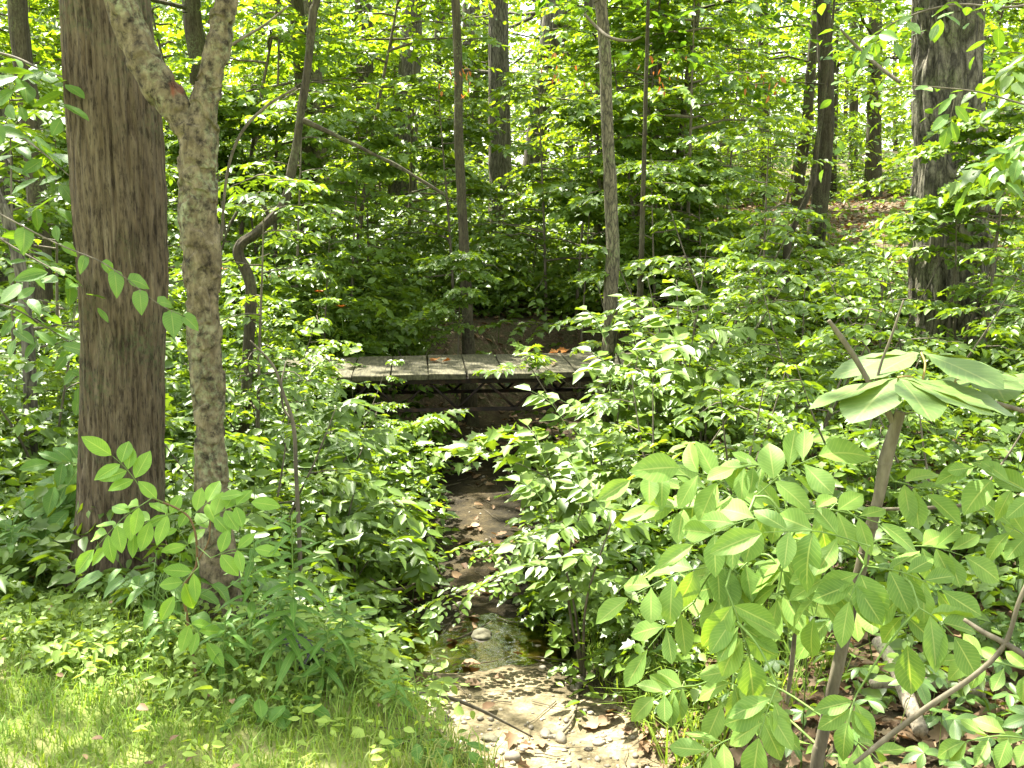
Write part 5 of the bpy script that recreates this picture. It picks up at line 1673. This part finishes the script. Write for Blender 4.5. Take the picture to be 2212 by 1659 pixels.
sprig("leafy_branch", "white-lit drooping leafy branch at the right edge beside the ridged oak", "branch", [(2380, 200), (2290, 250), (2220, 290), (2160, 340)], [3.6] * 4, 58, 9, 5, M_HEART, T_LIME, sub=0.36, r=0.004, droop=0.5, tilt=0.35, hue=0.5)
sprig("leafy_branch", "maple-leaved branch at the right edge just under the white-lit one", "branch", [(2390, 330), (2290, 340), (2210, 345), (2140, 350)], [4.2] * 4, 60, 9, 5, M_SHRUB, T_MAPLE, sub=0.36, r=0.004, droop=0.5, tilt=0.35, hue=0.5)
sprig("leafy_branch", "upper green branch at the right edge above the oak's leaf spray", "branch", [(2400, 60), (2300, 90), (2230, 120), (2180, 150)], [4.4] * 4, 54, 9, 5, M_SHRUB, T_WIDE, sub=0.36, r=0.004, droop=0.5, tilt=0.35, hue=0.5)
sprig("trailing_sprig", "bleached small-leaved sprig reaching out over the stream from the right", "sprig", [(1190, 1195), (1120, 1230), (1040, 1262), (960, 1290), (930, 1312)], [5.2, 5.15, 5.1, 5.05, 5.0], 22, 16, 9, M_SHRUB, T_WIDE, sub=0.3, hue=0.7)
sprig("trailing_sprig", "second small-leaved sprig just above the bleached one", "sprig", [(1230, 1120), (1160, 1150), (1090, 1180), (1020, 1175)], [5.5, 5.45, 5.4, 5.4], 22, 14, 9, M_SHRUB, T_WIDE, sub=0.32, hue=0.7)
sprig("viburnum_sprig", "leafy sprig with white-lit leaves hanging over the stream from the left", "sprig", [(770, 1250), (820, 1180), (870, 1165), (915, 1195), (905, 1240)], [5.5, 5.4, 5.35, 5.3, 5.3], 44, 9, 7, M_SHRUB, T_OVATE, sub=0.3, hue=0.5)
sprig("viburnum_sprig", "leafy sprig low on the left bank above the white-lit one", "sprig", [(720, 1130), (790, 1090), (850, 1085), (900, 1120)], [5.8, 5.7, 5.6, 5.6], 44, 9, 7, M_SHRUB, T_OVATE, sub=0.32, hue=0.5)
sprig("maple_seedling", "small maple seedling standing out against the bridge deck", "seedling", [(1240, 840), (1200, 808), (1160, 780), (1140, 752)], [7.9, 7.85, 7.8, 7.75], 24, 12, 7, M_SHRUB, T_MAPLE, sub=0.4, hue=0.8)
sprig("maple_seedling", "maple seedling on the left bank just under the bridge truss", "seedling", [(850, 960), (880, 930), (915, 905), (960, 890)], [7.4, 7.3, 7.2, 7.1], 34, 10, 7, M_SHRUB, T_MAPLE, sub=0.4, hue=0.6)
sprig("maple_seedling", "bright maple seedling right of the stream below the bridge", "seedling", [(1230, 1010), (1170, 960), (1110, 930), (1050, 940)], [6.4, 6.35, 6.3, 6.3], 46, 8, 5, M_SHRUB, T_MAPLE, sub=0.5, hue=0.8)
sprig("maple_seedling", "white-lit maple seedling leaning left towards the stream", "seedling", [(1220, 1050), (1140, 1010), (1060, 980), (1010, 965)], [6.1, 6.05, 6.0, 6.0], 44, 8, 5, M_SHRUB, T_MAPLE, sub=0.5, hue=0.8)


def ash_shrub(label, dx, Y, tops, leafpx, hue, mat=M_SHRUB, tm=T_OVATE, pairs=4, rl=0.26):
    p = at(dx, 900, Y); b = np.array([p[0], Y, float(ground(p[0], Y))])
    root = plant_root("ash_shrub", label, "shrub", b)
    w_, g_, LV = MB(), MB(), Leaves()
    for (tx, ty, dY) in tops:
        e = at(tx, ty, Y + dY)
        c = curve([b - [0, 0, 0.05], b * 0.5 + e * 0.5 + RNG.normal(0, 0.05, 3), e], 30)
        w_.tube(c, [0.009, 0.003], seg=7)
        for k in range(7):
            i = int((0.45 + 0.55 * k / 6) * 29)
            a = k * 2.4 + RNG.random()
            d = np.array([math.cos(a), math.sin(a), 0.25 if k < 6 else 0.8])
            compound(LV, g_, c[i], c[i] + d * rl * RNG.uniform(0.75, 1.1), pairs, leafpx * K / F * Y, face=0.25, hue=hue, down=0.22, t0=0.3, droop=0.12, r0=0.0022)
    finish(root, [("stem", w_, M_TWIG), ("leaf_stalks", g_, M_STEM), ("leaves", leaves_mb(LV, tm), mat)])


ash_shrub("bright compound-leaved shrub covering the bridge's right end", 1390, 6.9, [(1310, 745, 0), (1380, 760, 0.1), (1440, 800, -0.2), (1340, 850, -0.3), (1420, 720, 0.2)], 40, 0.85)
ash_shrub("compound-leaved shrub on the right bank below the slender olive trunk", 1300, 6.2, [(1230, 930, 0), (1300, 950, 0.1), (1360, 1010, -0.2), (1180, 1010, -0.2)], 46, 0.8)
ash_shrub("lower compound-leaved shrub left of the hickory leaves", 1270, 5.0, [(1190, 1110, 0), (1260, 1080, 0), (1320, 1130, -0.2)], 46, 0.7, rl=0.22)
ash_shrub("pale-leaved shrub under the bare twig, right of the bridge", 1520, 6.6, [(1500, 690, 0), (1550, 700, 0.1), (1470, 760, -0.1)], 48, 0.85)
ash_shrub("compound-leaved shrub on the left bank beneath the bridge's left end", 690, 6.6, [(640, 880, 0), (720, 870, 0.2), (780, 940, 0), (700, 960, -0.3)], 40, 0.5)
ash_shrub("leafy shrub on the left bank halfway down to the stream", 740, 5.6, [(690, 1030, 0), (770, 1040, 0), (720, 1120, -0.2)], 44, 0.5, rl=0.22)

# --- a bare little sapling stem in front of the left bank
b0 = gp(650, 1360)
root = plant_root("bare_sapling", "thin nearly leafless sapling stem right of the crooked trunk", "sapling", b0)
Yb = b0[1]
m_ = MB()
m_.tube(curve([b0 - [0, 0, 0.05], at(648, 1200, Yb), at(640, 1030, Yb), at(634, 920, Yb), at(612, 850, Yb), at(590, 790, Yb), at(540, 735, Yb)], 60), rx([11, 10, 9, 9, 7, 6, 3], Yb), seg=9)
m_.tube(curve([at(632, 910, Yb), at(612, 880, Yb + 0.05), at(608, 830, Yb + 0.05), at(618, 780, Yb + 0.1)], 20), rx([6, 5, 4, 3], Yb), seg=7)
finish(root, [("stem", m_, M_TWIG)])


# ------------------------------------------------------------------ deadwood, pipe, small marks
def stick(label, pts, Ys, w, name="dead_branch", mat=None, cat="branch", seg=9, disp=None):
    P = []
    for p, y in zip(pts, Ys):
        P.append(gp(*p) + [0, 0, 0.012] if y is None else at(p[0], p[1], y))
    root_o = curve(P, 50)
    b = MB()
    base = root_o[0].copy()
    b.tube(root_o - base, rx(w, np.mean(root_o[:, 1])), seg=seg, disp=disp)
    o = b.build(name, mat or M_TWIG)
    o.location = [float(q) for q in base]
    return tag(o, label, cat)


ar = [gp(715, 1555), None, None, None, None, gp(1150, 1590)]
stick("thin dead branch arching over the sunny gravel by the lawn", [(700, 1560), (790, 1520), (870, 1500), (950, 1502), (1030, 1530), (1090, 1560), (1150, 1592)], [4.2, 4.15, 4.1, 4.1, 4.15, 4.2, 4.25], [7, 9, 9, 9, 8, 6, 4])
stick("crooked pale twig hanging low over the stream's left side", [(800, 1250), (840, 1272), (880, 1268), (930, 1240)], [5.4, 5.3, 5.3, 5.25], [6, 7, 6, 4])
stick("thin twig lying across the shaded pool", [(930, 1405), (1010, 1375), (1065, 1345)], [None, None, None], [3, 4, 3])
stick("dark stick lying in the litter at bottom centre", [(1205, 1600), (1240, 1550), (1250, 1480)], [None, None, None], [6, 6, 4])
stick("pale fallen log slanting through the leaves at the lower right", [(1895, 1385), (1935, 1440), (1962, 1510), (1990, 1580)], [3.75, 3.6, 3.45, 3.3], [30, 34, 34, 32], name="fallen_log", mat=M_LOG, cat="log", seg=24, disp=furrow(0.004, 5, 5, 400))
stick("mossy fallen log lying crosswise behind the pale one", [(1880, 1478), (1960, 1474), (2060, 1480), (2130, 1500)], [3.7, 3.7, 3.7, 3.65], [18, 24, 26, 24], name="fallen_log", mat=M_LOG, cat="log", seg=24, disp=furrow(0.004, 5, 5, 401))
stick("sunlit dead stem leaning up left of the sapling's trunk", [(1700, 1520), (1712, 1420), (1716, 1340), (1700, 1260)], [3.3, 3.25, 3.2, 3.2], [9, 11, 9, 6])
stick("pale bare twig spray in the shade left of the brown clearing", [(1640, 520), (1700, 480), (1690, 440), (1620, 490)], [11.5, 11.4, 11.4, 11.3], [4, 5, 4, 2])
stick("bare curved dead branch hanging beside the slender olive trunk's top", [(1262, 30), (1290, 60), (1320, 82), (1360, 88), (1384, 80)], [7.5, 7.5, 7.4, 7.4, 7.4], [5, 7, 7, 6, 4])
stick("long thin dead branch slanting through the upper right greenery", [(1815, 62), (1850, 100), (1900, 145), (1945, 178)], [8.2, 8.2, 8.1, 8.0], [5, 7, 8, 8])
stick("thin bare branch arching across at upper left, right of the cherry", [(640, 190), (575, 230), (520, 290), (490, 380), (478, 520)], [4.6] * 5, [5, 6, 6, 6, 6])
stick("straight thin branch crossing high between cherry and crooked trunk", [(470, 115), (520, 85), (570, 55), (620, 15)], [4.4] * 4, [7, 6, 5, 4])
stick("bare horizontal branch behind the sapling's trunk at the right", [(1905, 1100), (1990, 1098), (2080, 1092), (2160, 1090)], [3.0] * 4, [7, 8, 8, 6])

pb = gp(662, 1432)
pd = nrmz(at(720, 1470, pb[1] - 0.2) - at(620, 1395, pb[1] + 0.12))
b = MB()
npt = 90
s_ = np.linspace(-0.5, 0.12, npt)
pc = np.array([0, 0, 0.02]) + pd * s_[:, None]
b.tube(pc, 0.052 + 0.005 * np.sign(np.sin(s_ * 320)), seg=28, cap=False)
b.tube(pc, 0.044 + 0 * s_, seg=28, cap=False)
o = b.build("drain_pipe", M_PIPE)
o.location = [float(q) for q in pb]
tag(o, "black corrugated plastic drain pipe poking out of the left bank", "pipe")

# leaves on the deck and in the lawn
for lb, s_, w_, n in [("crumpled tan dead leaf lying on the bridge deck, left of the middle", -0.55, 0.1, 3), ("brown curled dead leaves at the bridge deck's far edge", 0.62, 0.45, 5), ("dark leaf scrap in the middle of the bridge deck", 0.42, -0.12, 2)]:
    LV = Leaves()
    p0 = bp_(s_, w_)
    for k in range(n):
        a = RNG.random() * 6.28
        LV.add((p0 + np.array([RNG.normal(0, 0.035), RNG.normal(0, 0.03), 0.012 + 0.006 * k]))[None], np.array([[math.cos(a), math.sin(a), 0.2]]), np.array([[RNG.normal(0, 0.5), RNG.normal(0, 0.5), 1]]), 0.09, hue=0.8)
    b = MB(); LV.into(b, [T_OAK, T_MAPLE])
    b.v = [v - p0 for v in b.v]
    o = b.build("dead_leaves", M_LITTER if n == 2 else M_RUST_LEAF); o.location = [float(q) for q in p0]
    tag(o, lb, "dead leaf")
p0 = gp(75, 1258)
LV = Leaves()
for k in range(9):
    a = RNG.random() * 6.28
    LV.add((p0 + np.array([RNG.normal(0, 0.05), RNG.normal(0, 0.04), 0.02 + 0.008 * k]))[None], np.array([[math.cos(a), math.sin(a), 0.15]]), np.array([[RNG.normal(0, 0.5), RNG.normal(0, 0.5) - 0.3, 1]]), 0.08, hue=0.5)
b = MB(); LV.into(b, [T_OAK, T_WIDE]); b.v = [v - p0 for v in b.v]
o = b.build("dead_leaves", M_RUST_LEAF); o.location = [float(q) for q in p0]
tag(o, "heap of rusty dead leaves left of the thick trunk's foot", "dead leaf")
for lb, dx, dy, Y in [("rusty withered leaf cluster dangling at upper right, left of the oak", 1655, 175, 9), ("withered brown leaf bunch hanging at top centre by the slim dark trunk", 1083 - 90, 178, 9.5), ("faded orange leaf bunch right of the slender olive trunk", 1440, 150, 9), ("faded orange leaf bunch near the leaning grey trunk", 1200, 130, 9.5)]:
    p0 = at(dx, dy, Y); LV = Leaves()
    for k in range(14):
        LV.add((p0 + RNG.normal(0, 0.09, 3))[None], np.array([[RNG.normal(0, 0.3), RNG.normal(0, 0.3), -1]]), RNG.normal(0, 1, (1, 3)), RNG.uniform(0.035, 0.075), hue=0.5)
    b = MB(); LV.into(b, [T_OVATE, T_LANCE]); b.v = [v - p0 for v in b.v]
    o = b.build("withered_leaves", M_RUST_LEAF); o.location = [float(q) for q in p0]
    tag(o, lb, "dead leaf")

for i, (lb, dx, dy, Y) in enumerate([("orange wildflower above the bridge's left end", 736, 664, 9.8), ("orange wildflower between the cherry and the crooked trunk", 482, 585, 8.0), ("orange wildflower left of the highest one near the bridge", 690, 632, 9.9), ("small orange wildflower right of the crooked trunk", 590, 600, 9.0)]):
    c = at(dx, dy, Y); g = float(ground(c[0], Y))
    root = plant_root("wildflower", lb, "flower", (c[0], Y, g))
    w_ = MB(); w_.tube(curve([(c[0], Y, g - 0.02), (c[0] + 0.02, Y, (g + c[2]) / 2), c], 12), [0.004, 0.002], seg=5)
    LV = Leaves()
    for k in range(6):
        a = k * PI / 3
        LV.add(c[None], np.array([[math.cos(a), math.sin(a), 0.5]]), np.array([[-math.cos(a), -math.sin(a), 0.8]]), 0.055, hue=0.5)
    finish(root, [("stalk", w_, M_STEM), ("petals", leaves_mb(LV, T_WIDE), M_FLOWER)])
